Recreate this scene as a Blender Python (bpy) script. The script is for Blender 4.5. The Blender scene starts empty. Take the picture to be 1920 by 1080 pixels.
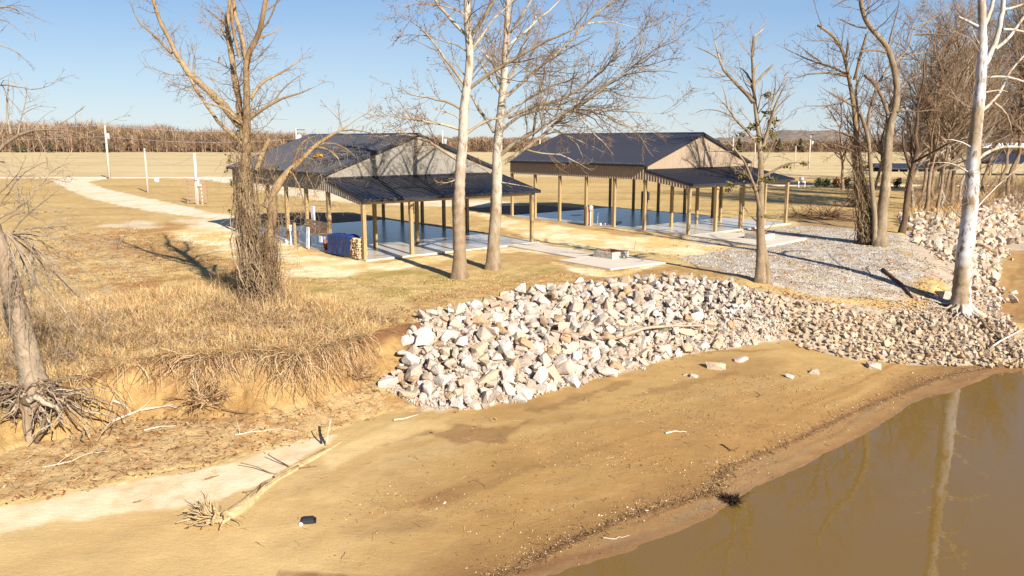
import bpy, bmesh, math, random
import numpy as np
from mathutils import Vector, Matrix
# ------------------------------------------------------------------ camera, light, exposure
F_PX, HZ, CAM_H = 1500.0, 263.0, 6.3
PITCH = math.atan((540 - HZ) / F_PX)
WATER = -2.4
SUN_EL, SUN_AZ = math.radians(28), math.radians(149)      # azimuth clockwise from +Y
sc = bpy.context.scene
C = sc.collection
cam = bpy.data.objects.new('camera', bpy.data.cameras.new('camera'))
C.objects.link(cam); sc.camera = cam
cam.data.lens = 36 * F_PX / 1920; cam.data.sensor_width = 36
cam.data.clip_start = 0.1; cam.data.clip_end = 9000
cam.location = (0, 0, CAM_H); cam.rotation_euler = (math.pi / 2 - PITCH, 0, 0)
world = bpy.data.worlds.new('World'); sc.world = world; world.use_nodes = True
wn = world.node_tree; wn.nodes.clear()
w_out = wn.nodes.new('ShaderNodeOutputWorld'); w_bg = wn.nodes.new('ShaderNodeBackground')
sky = wn.nodes.new('ShaderNodeTexSky'); sky.sky_type = 'NISHITA'; sky.sun_disc = False
sky.sun_elevation = SUN_EL; sky.sun_rotation = SUN_AZ; sky.air_density = 1.0; sky.dust_density = 0.1; sky.ozone_density = 3.0
w_bg.inputs['Strength'].default_value = 0.068
# thin high cloud, mixed into the sky by direction
w_tc = wn.nodes.new('ShaderNodeTexCoord'); w_mp = wn.nodes.new('ShaderNodeMapping'); w_mp.inputs['Scale'].default_value = (1.2, 1.2, 7)
w_no = wn.nodes.new('ShaderNodeTexNoise'); w_no.inputs['Scale'].default_value = 1.7; w_no.inputs['Detail'].default_value = 6; w_no.inputs['Roughness'].default_value = .62
w_rp = wn.nodes.new('ShaderNodeValToRGB'); w_rp.color_ramp.elements[0].position = .46; w_rp.color_ramp.elements[1].position = .85
w_rp.color_ramp.elements[1].color = (.2, .2, .2, 1)
w_mx = wn.nodes.new('ShaderNodeMixRGB'); w_mx.inputs[2].default_value = (3.9, 4.3, 4.9, 1)
wn.links.new(w_tc.outputs['Generated'], w_mp.inputs[0]); wn.links.new(w_mp.outputs[0], w_no.inputs['Vector'])
wn.links.new(w_no.outputs[0], w_rp.inputs[0]); wn.links.new(w_rp.outputs[0], w_mx.inputs[0])
wn.links.new(sky.outputs[0], w_mx.inputs[1]); # clear winter sky: Nishita evened towards the measured gradient from horizon to zenith, the same all round
w_sx = wn.nodes.new('ShaderNodeSeparateXYZ'); w_gr = wn.nodes.new('ShaderNodeValToRGB'); wn.links.new(w_tc.outputs['Generated'], w_sx.inputs[0]); wn.links.new(w_sx.outputs['Z'], w_gr.inputs[0])
def sk(r, g, b): return [((c / 255 + .055) / 1.055) ** 2.4 for c in (r, g, b)] + [1]
w_gr.color_ramp.elements[0].position = 0; w_gr.color_ramp.elements[0].color = sk(206, 222, 238)
w_gr.color_ramp.elements[1].position = 1; w_gr.color_ramp.elements[1].color = sk(70, 112, 190)
for p_, c_k in ((.06, (186, 211, 238)), (.16, (142, 182, 230)), (.3, (112, 158, 220))):
    el = w_gr.color_ramp.elements.new(p_); el.color = sk(*c_k)
w_sc = wn.nodes.new('ShaderNodeVectorMath'); w_sc.operation = 'SCALE'; w_sc.inputs['Scale'].default_value = 1 / (2 ** 1.60 * .068); wn.links.new(w_gr.outputs[0], w_sc.inputs[0])
w_b2 = wn.nodes.new('ShaderNodeMixRGB'); w_b2.inputs[0].default_value = .8; wn.links.new(sky.outputs[0], w_b2.inputs[1]); wn.links.new(w_sc.outputs[0], w_b2.inputs[2])
wn.links.new(w_b2.outputs[0], w_mx.inputs[1]); wn.links.new(w_mx.outputs[0], w_bg.inputs[0]); wn.links.new(w_bg.outputs[0], w_out.inputs[0])
sun = bpy.data.objects.new('sun', bpy.data.lights.new('sun', 'SUN')); C.objects.link(sun)
sun.data.energy = 4.6; sun.data.angle = math.radians(0.55); sun.data.color = (1.0, .955, .88)
SUNV = Vector((math.sin(SUN_AZ) * math.cos(SUN_EL), math.cos(SUN_AZ) * math.cos(SUN_EL), math.sin(SUN_EL)))
sun.rotation_euler = SUNV.to_track_quat('Z', 'Y').to_euler()
sc.view_settings.view_transform = 'Standard'; sc.view_settings.look = 'None'
sc.view_settings.exposure = 1.40; sc.view_settings.gamma = 1; sc.view_settings.use_curve_mapping = False
KEXP = 1.75                                       # how brightly a sunlit level surface shows, for choosing base colours
sc.cycles.max_bounces = 6; sc.cycles.transparent_max_bounces = 12

rng = np.random.default_rng(7); random.seed(7)
# ------------------------------------------------------------------ helpers
cp, sp = math.cos(PITCH), math.sin(PITCH)
def P(px, py, z=0.0):
    a = (px - 960) / F_PX; b = (540 - py) / F_PX
    zz = -sp + b * cp; t = (z - CAM_H) / zz
    return (a * t, (cp + b * sp) * t)
def at(px, py, Y):
    a = (px - 960) / F_PX; b = (540 - py) / F_PX
    t = Y / (cp + b * sp)
    return np.array((a * t, Y, CAM_H + (-sp + b * cp) * t))
def lin(c):
    c = np.asarray(c, float) / 255
    return np.where(c <= .04045, c / 12.92, ((c + .055) / 1.055) ** 2.4)
def S(r, g, b, k=None):                           # display colour of a sunlit level surface -> base colour
    return tuple(np.clip(lin((r, g, b)) / (k or KEXP), 0.004, .82))
_TAB = np.random.default_rng(99).random((256, 256))
def vn(x, y, s=0):
    x = np.asarray(x, float); y = np.asarray(y, float)
    fx = np.floor(x); fy = np.floor(y); ix = fx.astype(np.int64) + s * 37; iy = fy.astype(np.int64) + s * 91; fx = x - fx; fy = y - fy
    fx = fx * fx * (3 - 2 * fx); fy = fy * fy * (3 - 2 * fy)
    i0 = ix & 255; i1 = (ix + 1) & 255; j0 = iy & 255; j1 = (iy + 1) & 255
    return (_TAB[i0, j0] * (1 - fx) + _TAB[i1, j0] * fx) * (1 - fy) + (_TAB[i0, j1] * (1 - fx) + _TAB[i1, j1] * fx) * fy
def fbm(x, y, s=0, o=4):
    v = 0; A = .5
    for i in range(o):
        v = v + A * (vn(x * 2 ** i, y * 2 ** i, s + i * 17) - .5); A *= .5
    return v * 2                                  # about -1 .. 1
def mesh_np(name, verts, faces, col=None, smooth=False):
    """faces: one (n,k) integer array or a list of them"""
    if not isinstance(faces, list): faces = [faces]
    me = bpy.data.meshes.new(name)
    verts = np.asarray(verts, np.float32)
    me.vertices.add(len(verts)); me.vertices.foreach_set('co', verts.ravel())
    nl = sum(f.size for f in faces); nf = sum(len(f) for f in faces)
    me.loops.add(nl); me.polygons.add(nf)
    me.loops.foreach_set('vertex_index', np.concatenate([f.ravel() for f in faces]).astype(np.int32))
    sizes = np.concatenate([np.full(len(f), f.shape[1]) for f in faces])
    me.polygons.foreach_set('loop_start', np.concatenate([[0], np.cumsum(sizes)[:-1]]).astype(np.int32))
    me.polygons.foreach_set('use_smooth', np.full(nf, smooth))
    if col is not None:
        ca = me.color_attributes.new('col', 'FLOAT_COLOR', 'POINT')
        c4 = np.ones((len(verts), 4), np.float32); c4[:, :3] = col
        ca.data.foreach_set('color', c4.ravel())
    me.update(calc_edges=True)
    return me
def link(name, me, mat=None, parent=None, loc=None):
    o = bpy.data.objects.new(name, me); C.objects.link(o)
    if mat is not None and len(me.materials) == 0: me.materials.append(mat)
    if parent is not None: o.parent = parent
    if loc is not None: o.location = loc
    return o
def tag(o, label=None, cat=None, group=None, kind=None):
    if label: o['label'] = label
    if cat: o['category'] = cat
    if group: o['group'] = group
    if kind: o['kind'] = kind
    return o
def empty(name, loc, rz=0):
    o = bpy.data.objects.new(name, None); C.objects.link(o); o.location = loc; o.rotation_euler = (0, 0, rz)
    o.empty_display_size = .2
    return o
class MB:
    """collects boxes / tubes / polygons into ONE mesh"""
    def __init__(s): s.v = []; s.f = {}; s.n = 0; s.c = []
    def add(s, v, faces, col=None):
        v = np.asarray(v, float); s.v.append(v)
        for f in faces:
            f = np.asarray(f); s.f.setdefault(f.shape[-1], []).append((f.reshape(-1, f.shape[-1]) + s.n))
        s.c.append(np.tile(np.asarray(col if col is not None else (1, 1, 1), float), (len(v), 1)) if np.ndim(col) < 2 else col)
        s.n += len(v); return s
    def box(s, lo, hi, col=None, M=None):
        x0, y0, z0 = lo; x1, y1, z1 = hi
        v = np.array([(x0,y0,z0),(x1,y0,z0),(x1,y1,z0),(x0,y1,z0),(x0,y0,z1),(x1,y0,z1),(x1,y1,z1),(x0,y1,z1)], float)
        if M is not None: v = v @ np.array(M.to_3x3()).T + np.array(M.translation)
        f = np.array([(0,3,2,1),(4,5,6,7),(0,1,5,4),(1,2,6,5),(2,3,7,6),(3,0,4,7)])
        return s.add(v, [f], col)
    def prism(s, poly, z0, z1, col=None):
        n = len(poly); v = [(x, y, z0) for x, y in poly] + [(x, y, z1) for x, y in poly]
        side = np.array([(i, (i + 1) % n, n + (i + 1) % n, n + i) for i in range(n)])
        return s.add(v, [side, np.array([list(range(n - 1, -1, -1))]), np.array([list(range(n, 2 * n))])], col)
    def tube(s, pts, r, sides=8, col=None, cap=True):
        pts = np.asarray(pts, float)[None]; r = np.broadcast_to(np.asarray(r, float), (pts.shape[1],))[None]
        v, f = tubes(pts, r, sides)
        fs = [f]
        if cap:
            k = pts.shape[1]
            fs.append(np.array([list(range(sides))[::-1]])); fs.append(np.array([list(range((k - 1) * sides, k * sides))]))
        return s.add(v, fs, col)
    def mesh(s, name, smooth=False):
        fs = [np.concatenate(x) for x in s.f.values()]
        return mesh_np(name, np.concatenate(s.v), fs, np.concatenate(s.c), smooth)
    def build(s, name, mat, parent=None, smooth=False):
        return link(name, s.mesh(name, smooth), mat, parent)
def norm(v): return v / np.maximum(np.linalg.norm(v, axis=-1, keepdims=True), 1e-9)
def tubes(P3, R, sides):
    """P3 (N,K,3), R (N,K) -> verts, quads"""
    N, K, _ = P3.shape
    T = norm(np.gradient(P3, axis=1))
    ref = np.where(np.abs(T[:, :1, 2:3]) > .8, np.array([1., 0.2, 0]), np.array([0.15, 0.1, 1.]))
    U = norm(np.cross(T, ref)); V = np.cross(T, U)
    a = np.arange(sides) * 2 * np.pi / sides
    v = P3[:, :, None, :] + R[:, :, None, None] * (U[:, :, None, :] * np.cos(a)[None, None, :, None] + V[:, :, None, :] * np.sin(a)[None, None, :, None])
    base = (np.arange(N)[:, None, None] * K + np.arange(K - 1)[None, :, None]) * sides
    j = np.arange(sides)[None, None, :]; j2 = (j + 1) % sides
    q = np.stack([base + j, base + j2, base + sides + j2, base + sides + j], -1).reshape(-1, 4)
    return v.reshape(-1, 3), q
# ------------------------------------------------------------------ materials
def mat(name, col=(.5, .5, .5), rough=.8, vary=.12, scale=3, bump=0, bscale=20, vcol=False, metal=0, spec=.3, fine=0, fscale=60, stretch=None, dirt=None):
    m = bpy.data.materials.new(name); m.use_nodes = True
    nt = m.node_tree; N = nt.nodes; L = nt.links; b = N['Principled BSDF']
    b.inputs['Roughness'].default_value = rough; b.inputs['Metallic'].default_value = metal
    b.inputs['Specular IOR Level'].default_value = spec
    tc = N.new('ShaderNodeTexCoord'); vec = tc.outputs['Object']
    if stretch:
        mp = N.new('ShaderNodeMapping'); mp.inputs['Scale'].default_value = stretch; L.new(vec, mp.inputs[0]); vec = mp.outputs[0]
    if vcol:
        at_ = N.new('ShaderNodeVertexColor'); at_.layer_name = 'col'; src = at_.outputs[0]
    else:
        rgb = N.new('ShaderNodeRGB'); rgb.outputs[0].default_value = (*col, 1); src = rgb.outputs[0]
    def modulate(src, sc_, amt, det=5):
        n = N.new('ShaderNodeTexNoise'); n.inputs['Scale'].default_value = sc_; n.inputs['Detail'].default_value = det
        n.inputs['Roughness'].default_value = .65; L.new(vec, n.inputs['Vector'])
        r = N.new('ShaderNodeMapRange'); r.inputs[1].default_value = .28; r.inputs[2].default_value = .72
        r.inputs[3].default_value = 1 - amt; r.inputs[4].default_value = 1 + amt; L.new(n.outputs[0], r.inputs[0])
        mx = N.new('ShaderNodeVectorMath'); mx.operation = 'SCALE'; L.new(src, mx.inputs[0]); L.new(r.outputs[0], mx.inputs['Scale'])
        return mx.outputs[0], n
    out, n1 = modulate(src, scale, vary)
    if fine: out, n2 = modulate(out, fscale, fine, 3)
    if dirt:                                       # (colour, scale, threshold)
        n = N.new('ShaderNodeTexNoise'); n.inputs['Scale'].default_value = dirt[1]; n.inputs['Detail'].default_value = 7; n.inputs['Roughness'].default_value = .7
        L.new(vec, n.inputs['Vector'])
        r = N.new('ShaderNodeMapRange'); r.inputs[1].default_value = dirt[2]; r.inputs[2].default_value = dirt[2] + .08; L.new(n.outputs[0], r.inputs[0])
        mx = N.new('ShaderNodeMixRGB'); mx.inputs[2].default_value = (*dirt[0], 1); L.new(r.outputs[0], mx.inputs[0]); L.new(out, mx.inputs[1]); out = mx.outputs[0]
    L.new(out, b.inputs['Base Color'])
    if bump:
        n = N.new('ShaderNodeTexNoise'); n.inputs['Scale'].default_value = bscale; n.inputs['Detail'].default_value = 6; n.inputs['Roughness'].default_value = .7
        L.new(vec, n.inputs['Vector'])
        bp = N.new('ShaderNodeBump'); bp.inputs['Strength'].default_value = 1; bp.inputs['Distance'].default_value = bump
        L.new(n.outputs[0], bp.inputs['Height']); L.new(bp.outputs[0], b.inputs['Normal'])
    return m
M = {}
M['ground'] = mat('ground_soil', vcol=True, rough=.95, vary=.18, scale=1.4, fine=.34, fscale=15, bump=.05, bscale=8, spec=.12)
M['sand'] = mat('beach_sand', vcol=True, rough=.85, vary=.11, scale=.9, fine=.09, fscale=24, bump=.016, bscale=7, spec=.25, stretch=(1, 1.6, 1))
M['clay'] = mat('bank_clay', vcol=True, rough=.95, vary=.16, scale=3, fine=.15, fscale=16, bump=.06, bscale=7, spec=.1)
M['field'] = mat('field_stubble', vcol=True, rough=1, vary=.06, scale=.02, fine=.1, fscale=.35, stretch=(1, 4, 1), spec=.05)
M['rock'] = mat('limestone', vcol=True, rough=.9, vary=.2, scale=3.1, fine=.16, fscale=19, bump=.05, bscale=7, spec=.2, dirt=(S(196, 166, 126, 2.1), 2.2, .6))
M['bark'] = mat('bark', vcol=True, rough=.9, vary=.3, scale=5, fine=.2, fscale=22, bump=.03, bscale=14, stretch=(1, 1, .35), spec=.15)
M['twig'] = mat('twig_bark', vcol=True, rough=.8, vary=.12, scale=3, spec=.2)
M['syc'] = mat('sycamore_bark', vcol=True, rough=.75, vary=.1, scale=4, fine=.06, fscale=14, bump=.008, bscale=9, spec=.2, dirt=(S(176, 146, 110, 2.6), 3.4, .53), stretch=(1.3, 1.3, .55))
M['leaf'] = mat('leaf', vcol=True, rough=.8, vary=.1, scale=1, spec=.2)
M['grass'] = mat('dry_grass', vcol=True, rough=.85, vary=.1, scale=.8, spec=.15)
M['conc'] = mat('concrete', S(232, 216, 192), rough=.27, vary=.1, scale=.35, fine=.05, fscale=3, spec=.5, dirt=(S(180, 160, 130), .9, .6))
M['walk'] = mat('pale_concrete', S(243, 224, 198), rough=.8, vary=.05, scale=1.2, fine=.04, fscale=14)
M['roof'] = mat('dark_metal_roof', (.021, .02, .025), rough=.42, vary=.15, scale=.5, spec=.4)
M['trim'] = mat('black_trim', (.018, .018, .022), rough=.5)
M['wall'] = mat('taupe_metal_wall', (.25, .18, .12), rough=.5, vary=.04, scale=1.0, spec=.35)
M['wallg'] = mat('grey_metal_wall', (.19, .165, .13), rough=.5, vary=.05, scale=1.0, spec=.35)
M['post'] = mat('treated_timber', (.27, .185, .085), rough=.85, vary=.2, scale=2, fine=.16, fscale=22, stretch=(1, 1, .1), bump=.004, bscale=40)
M['truss'] = mat('pine_truss', (.38, .26, .13), rough=.8, vary=.12, scale=2)
M['plank'] = mat('weathered_plank', (.24, .155, .095), rough=.85, vary=.15, scale=4, stretch=(.3, .3, 2))
M['white'] = mat('white_paint', (.72, .72, .74), rough=.55, vary=.05)
M['grey'] = mat('grey_box', (.38, .4, .43), rough=.5, vary=.06, metal=.2)
M['galv'] = mat('galvanised_steel', (.5, .5, .52), rough=.4, vary=.1, metal=.6)
M['dark'] = mat('dark_plastic', (.018, .02, .024), rough=.5)
M['red'] = mat('red_paint', (.35, .04, .03), rough=.5)
M['blue'] = mat('blue_paint', (.05, .14, .35), rough=.45)
M['pole'] = mat('pale_pole_wood', (.42, .35, .28), rough=.85, vary=.1, scale=2, stretch=(1, 1, .1))
M['brick'] = mat('fire_pit_block', (.36, .32, .26), rough=.9, vary=.28, scale=5, fine=.2, fscale=20, bump=.01, bscale=20)
M['rust'] = mat('rusty_clay', (.24, .085, .04), rough=.95, vary=.25, scale=4)
M['tarp'] = mat('blue_tarp', (.012, .032, .12), rough=.45, vary=.45, scale=5, bump=.03, bscale=4, dirt=((.12, .06, .06), 4, .58))
M['wood'] = mat('split_firewood', (.46, .32, .18), rough=.9, vary=.35, scale=9)
M['hillwood'] = mat('far_wood', vcol=True, rough=1, vary=.1, scale=.05, spec=.02)
wm = bpy.data.materials.new('river_water'); wm.use_nodes = True
N_ = wm.node_tree.nodes; L_ = wm.node_tree.links; N_.clear()
wo = N_.new('ShaderNodeOutputMaterial'); gl = N_.new('ShaderNodeBsdfGlossy'); gl.inputs['Roughness'].default_value = .015
df = N_.new('ShaderNodeBsdfDiffuse'); df.inputs['Color'].default_value = (.36, .205, .05, 1)
tr = N_.new('ShaderNodeBsdfTransparent'); tr.inputs['Color'].default_value = (.8, .62, .36, 1)
mx1 = N_.new('ShaderNodeMixShader'); mx1.inputs[0].default_value = .42; mx2 = N_.new('ShaderNodeMixShader')
fr = N_.new('ShaderNodeFresnel'); fr.inputs['IOR'].default_value = 1.4
tcw = N_.new('ShaderNodeTexCoord'); nw = N_.new('ShaderNodeTexNoise'); nw.inputs['Scale'].default_value = 2.2; nw.inputs['Detail'].default_value = 3
bw = N_.new('ShaderNodeBump'); bw.inputs['Distance'].default_value = .0022; bw.inputs['Strength'].default_value = 1
L_.new(tcw.outputs['Object'], nw.inputs['Vector']); L_.new(nw.outputs[0], bw.inputs['Height'])
L_.new(bw.outputs[0], gl.inputs['Normal']); L_.new(bw.outputs[0], fr.inputs['Normal'])
L_.new(df.outputs[0], mx1.inputs[2]); L_.new(tr.outputs[0], mx1.inputs[1]); L_.new(fr.outputs[0], mx2.inputs[0])
L_.new(mx1.outputs[0], mx2.inputs[1]); L_.new(gl.outputs[0], mx2.inputs[2]); L_.new(mx2.outputs[0], wo.inputs[0])
M['water'] = wm
# ------------------------------------------------------------------ terrain: height along each bearing from a table of bank lines
# each line: (pixel x, pixel y, z)
LN = {}
LN['toe'] = [(-600,1040,-1.8),(0,950,-1.75),(250,897,-1.75),(420,868,-1.75),(560,826,-1.75),(720,773,-1.75),(830,768,-1.75),(1000,740,-1.75),(1130,707,-1.72),(1280,664,-1.68),(1400,646,-1.62),(1480,635,-1.6),(1560,664,-1.85),(1620,676,-2.0),(1700,683,-2.2),(1800,686,-2.3),(1890,687,-2.36),(2000,690,-2.37),(2500,710,-2.37)]
LN['foot'] = [(-600,880,-1.4),(0,855,-1.4),(230,787,-1.35),(480,780,-1.35),(600,754,-1.33),(700,716,-1.28),(760,700,-1.2),(800,700,-1.1),(860,684,-.98),(1000,652,-.9),(1130,626,-.85),(1280,602,-.8),(1400,597,-.85),(1480,602,-1.05),(1560,630,-1.4),(1700,642,-1.8),(1800,647,-1.95),(1870,650,-2.05),(2000,657,-2.1),(2500,670,-2.1)]
LN['lip'] = [(-600,750,-.1),(0,726,-.1),(100,716,-.08),(200,694,-.06),(260,676,-.05),(400,672,-.05),(560,664,-.05),(640,642,-.05),(700,622,-.05),(770,608,-.05),(800,602,-.05),(880,582,0),(960,562,0),(1050,546,.03),(1250,526,.05),(1330,526,0),(1430,546,-.15),(1500,562,-.5),(1600,576,-.9),(1700,583,-1.2),(1800,590,-1.45),(1870,606,-1.7),(2000,622,-1.85),(2500,640,-1.9)]
LN['top'] = [(-600,735,0),(0,712,0),(200,682,0),(400,662,0),(560,652,0),(770,597,0),(960,552,0),(1250,515,0),(1400,520,0),(1440,512,-.05),(1500,512,-.2),(1600,506,-.3),(1700,506,-.35),(1750,532,-.65),(1800,545,-1.2),(1850,576,-1.8),(1900,592,-1.95),(2100,604,-2),(2500,620,-2)]
LN['back'] = [(-600,500,0),(1300,470,0),(1500,450,0),(1600,450,-.02),(1690,438,0),(1740,468,-.5),(1800,508,-1.2),(1850,510,-1.6),(1890,448,-1.55),(1920,415,-1.5),(2100,392,-1.5),(2500,380,-1.5)]
LN['crest'] = [(-600,440,0),(1300,430,0),(1600,420,0),(1690,411,0),(1760,406,0),(1830,391,0),(1890,366,0),(1920,362,0),(2100,352,0),(2500,345,0)]
KEYS = []
sh = [(-1.2, 3.0), (-.7, 5.0), (-.4, 8.0), (-.2, 11.0)]
for px, py in [(900,1150),(1050,1084),(1186,1030),(1335,968),(1362,945),(1400,915),(1503,866),(1640,803),(1730,758),(1800,728),(1865,700),(1925,690),(2000,688)]:
    x, y = P(px, py, WATER); sh.append((x / y, y))
sh.append((1.3, 33))
A0 = np.array(sh)
KEYS.append((np.array([-3, 3.]), np.array([-.5, -.5]), np.array([-4.2, -4.2])))
KEYS.append((A0[:, 0], A0[:, 1] - 2.5, np.full(len(A0), WATER - .22)))
KEYS.append((A0[:, 0], A0[:, 1], np.full(len(A0), WATER)))
for k in ('toe', 'foot', 'lip', 'top', 'back', 'crest'):
    q = [(*P(px, py, z), z) for px, py, z in LN[k]]
    KEYS.append((np.array([x / y for x, y, z in q]), np.array([y for x, y, z in q]), np.array([z for x, y, z in q])))
for Y, z in ((140, 0), (430, 0.0), (560, 3.0), (900, 7.0), (3500, 10)): KEYS.append((np.array([-3, 3.]), np.array([Y, Y], float), np.array([z, z], float)))
I_SHORE, I_TOE, I_FOOT, I_LIP, I_TOP, I_BACK, I_CREST = 2, 3, 4, 5, 6, 7, 8
def key_curves(a):
    ys = [np.interp(a, k[0], k[1]) for k in KEYS]; zs = [np.interp(a, k[0], k[2]) for k in KEYS]
    w = fbm(a * 20, a * 0 + 3.1, 5) * .85 + fbm(a * 90, a * 0 + 1.1, 9) * .3     # ragged bank lip
    cl = np.clip((.0 - a) / .1 + 1.2, 0, 1)                              # cliff only on the left
    w = w * cl * .9
    ys[I_LIP] = ys[I_LIP] + w; ys[I_TOP] = ys[I_TOP] + w
    ys[I_FOOT] = ys[I_FOOT] + (fbm(a * 30, a * 0 + 7.7, 4) * .35) * cl
    ys[I_TOE] = ys[I_TOE] + fbm(a * 18, a * 0 + 9.2, 8) * .35
    for i in range(1, len(ys)): ys[i] = np.maximum(ys[i], ys[i - 1] + .12)
    return ys, zs
def height(x, y, full=False):
    x = np.asarray(x, float); y = np.asarray(y, float); a = np.clip(x / np.maximum(y, .5), -2, 2)
    ys, zs = key_curves(a)
    z = zs[0].copy(); seg = np.zeros(x.shape)
    for i in range(len(ys) - 1):
        t = np.clip((y - ys[i]) / (ys[i + 1] - ys[i]), 0, 1)
        if i in (I_FOOT,): t = np.where(t < 1, np.clip(t * 1.0, 0, 1) ** 1.15, 1)
        z = np.where(y >= ys[i], zs[i] + (zs[i + 1] - zs[i]) * t, z); seg = np.where(y >= ys[i], i + t, seg)
    n1 = fbm(x * .22, y * .22, 1) ; n2 = fbm(x * 1.3, y * 1.3, 2); n3 = fbm(x * 4.5, y * 4.5, 3)
    beach = ((seg < I_TOE)) * 1.0
    rough = np.where(seg < I_TOE, .012, np.where(seg < I_FOOT, .05, np.where(seg < I_LIP, .10, .035)))
    amp1 = np.where(seg < I_TOE, .06, .05) * np.clip((260 - y) / 100, 0, 1)
    z = z + n1 * amp1 + n2 * rough * .9 + n3 * rough * .6
    if full: return z, seg, a
    return z
def hz(x, y): return float(height(np.array([x]), np.array([y]))[0])
def PT(px, py, n=1400):
    """where the view ray through a photograph pixel meets the terrain"""
    a = (px - 960) / F_PX; b = (540 - py) / F_PX
    d = np.array((a, cp + b * sp, -sp + b * cp))
    t = np.geomspace(8, 900, n); x = d[0] * t; y = d[1] * t; z = CAM_H + d[2] * t
    h = height(x, y); i = int(np.argmax(z < h))
    if i == 0: return (x[-1], y[-1], float(h[-1]))
    for _ in range(2):
        t = np.linspace(t[i - 1], t[i], 30); x = d[0] * t; y = d[1] * t; z = CAM_H + d[2] * t; h = height(x, y); i = max(1, int(np.argmax(z < h)))
    return (float(x[i]), float(y[i]), float(h[i]))
def poly_w(pts): return np.array([PT(*p)[:2] for p in pts])
def inside(poly, x, y):
    c = np.zeros(x.shape, bool); n = len(poly)
    for i in range(n):
        x0, y0 = poly[i]; x1, y1 = poly[(i + 1) % n]
        if y0 == y1: continue
        t = ((y0 > y) != (y1 > y)) & (x < (x1 - x0) * (y - y0) / (y1 - y0) + x0); c ^= t
    return c
def soft(poly, x, y, w, s=0, rag=1.0):
    """signed soft mask of a polygon with a ragged edge w metres wide"""
    d = np.full(x.shape, 1e9); n = len(poly)
    lo = poly.min(0) - 3 * w - 2; hi = poly.max(0) + 3 * w + 2
    m = (x > lo[0]) & (x < hi[0]) & (y > lo[1]) & (y < hi[1]); out = np.zeros(x.shape)
    if not m.any(): return out
    xs = x[m]; ys = y[m]; d = np.full(xs.shape, 1e9)
    for i in range(n):
        p = poly[i]; q = poly[(i + 1) % n]; e = q - p; L2 = max(e @ e, 1e-9)
        t = np.clip(((xs - p[0]) * e[0] + (ys - p[1]) * e[1]) / L2, 0, 1)
        d = np.minimum(d, np.hypot(xs - p[0] - t * e[0], ys - p[1] - t * e[1]))
    sd = np.where(inside(poly, xs, ys), d, -d) + fbm(xs / w * .45, ys / w * .45, s, 5) * w * 1.5 * rag
    out[m] = np.clip(sd / w * 1.4 + .5, 0, 1)
    return out
rows = np.concatenate([np.linspace(6, 17, 90)[:-1], np.linspace(17, 31, 280)[:-1], np.geomspace(31, 62, 140)[:-1], np.geomspace(62, 150, 70)[:-1], np.geomspace(150, 560, 50)])
cols = np.concatenate([np.linspace(-1.15, -.72, 30)[:-1], np.linspace(-.72, .72, 520), np.linspace(.72, 1.15, 30)[1:]])
AX, YY = np.meshgrid(cols, rows); XX = AX * YY
ZZ, SEG, _ = height(XX, YY, True)
x = XX.ravel(); y = YY.ravel(); z = ZZ.ravel(); seg = SEG.ravel(); aa = AX.ravel()
def mixc(c, col, m): m = np.asarray(m)[:, None]; return c * (1 - m) + np.asarray(col)[None] * m if np.ndim(col) == 1 else c * (1 - m) + col * m
n_big = fbm(x * .12, y * .12, 31); n_mid = fbm(x * .6, y * .6, 32); n_fin = fbm(x * 3, y * 3, 33)
n_far = fbm(x * .05, y * .22, 34)
# lawn: dry straw with brown leaf litter and a few green patches
col = np.tile(S(212, 176, 122), (len(x), 1))
col = mixc(col, S(188, 146, 96), np.clip(.5 + n_mid * 1.6 + n_fin * .8, 0, 1) * .75)
col = mixc(col, S(228, 196, 140), np.clip((n_big + .1) * 2.2, 0, 1) * .55)
g = soft(poly_w([(500,540),(640,508),(760,500),(880,520),(960,500),(1030,500),(1000,530),(860,545),(760,562),(640,575),(540,575)]), x, y, 1.6, 3) * np.clip(.4 + n_mid * 1.8 + n_fin, 0, 1)
col = mixc(col, S(160, 148, 72), g * .5)
lit = soft(poly_w([(150,430),(300,420),(380,450),(440,500),(420,560),(200,560),(60,520),(60,450)]), x, y, 2.5, 6) * np.clip(.45 + n_fin * 1.5 + n_mid, 0, 1)
col = mixc(col, S(178, 122, 70), lit * .75)
lit = soft(poly_w([(760,560),(900,530),(1060,505),(1230,505),(1330,500),(1400,520),(1330,535),(1240,525),(1050,545),(880,580),(800,600),(700,610)]), x, y, 1.2, 7)
col = mixc(col, S(176, 128, 80), lit * np.clip(.6 + n_fin * 1.2, 0, 1) * .7)
# field beyond the road
fld = np.clip((y - 139) / 3, 0, 1)
col = mixc(col, S(234, 202, 146), fld)
col = mixc(col, S(214, 180, 126), fld * np.clip(n_far * 2.5, 0, 1) * .8)
rs = np.clip(1 - np.abs(y - 205 - n_mid * 4) / 7, 0, 1); col = mixc(col, S(208, 182, 120), rs * .6 * fld)
# far lawn behind pavilions: striping
md = np.clip((y - 62) / 10, 0, 1) * (1 - fld)
col = mixc(col, S(206, 168, 112), md * .6)
col = mixc(col, S(176, 140, 88), md * np.clip(fbm(x * .1, y * .45, 35) * 2.2 + n_mid * .6, 0, 1) * .6)
dk = soft(poly_w([(640,332),(860,330),(900,336),(560,345)]), x, y, 5, 8); col = mixc(col, S(168, 146, 84), dk * .6 * (1 - fld))
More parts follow.
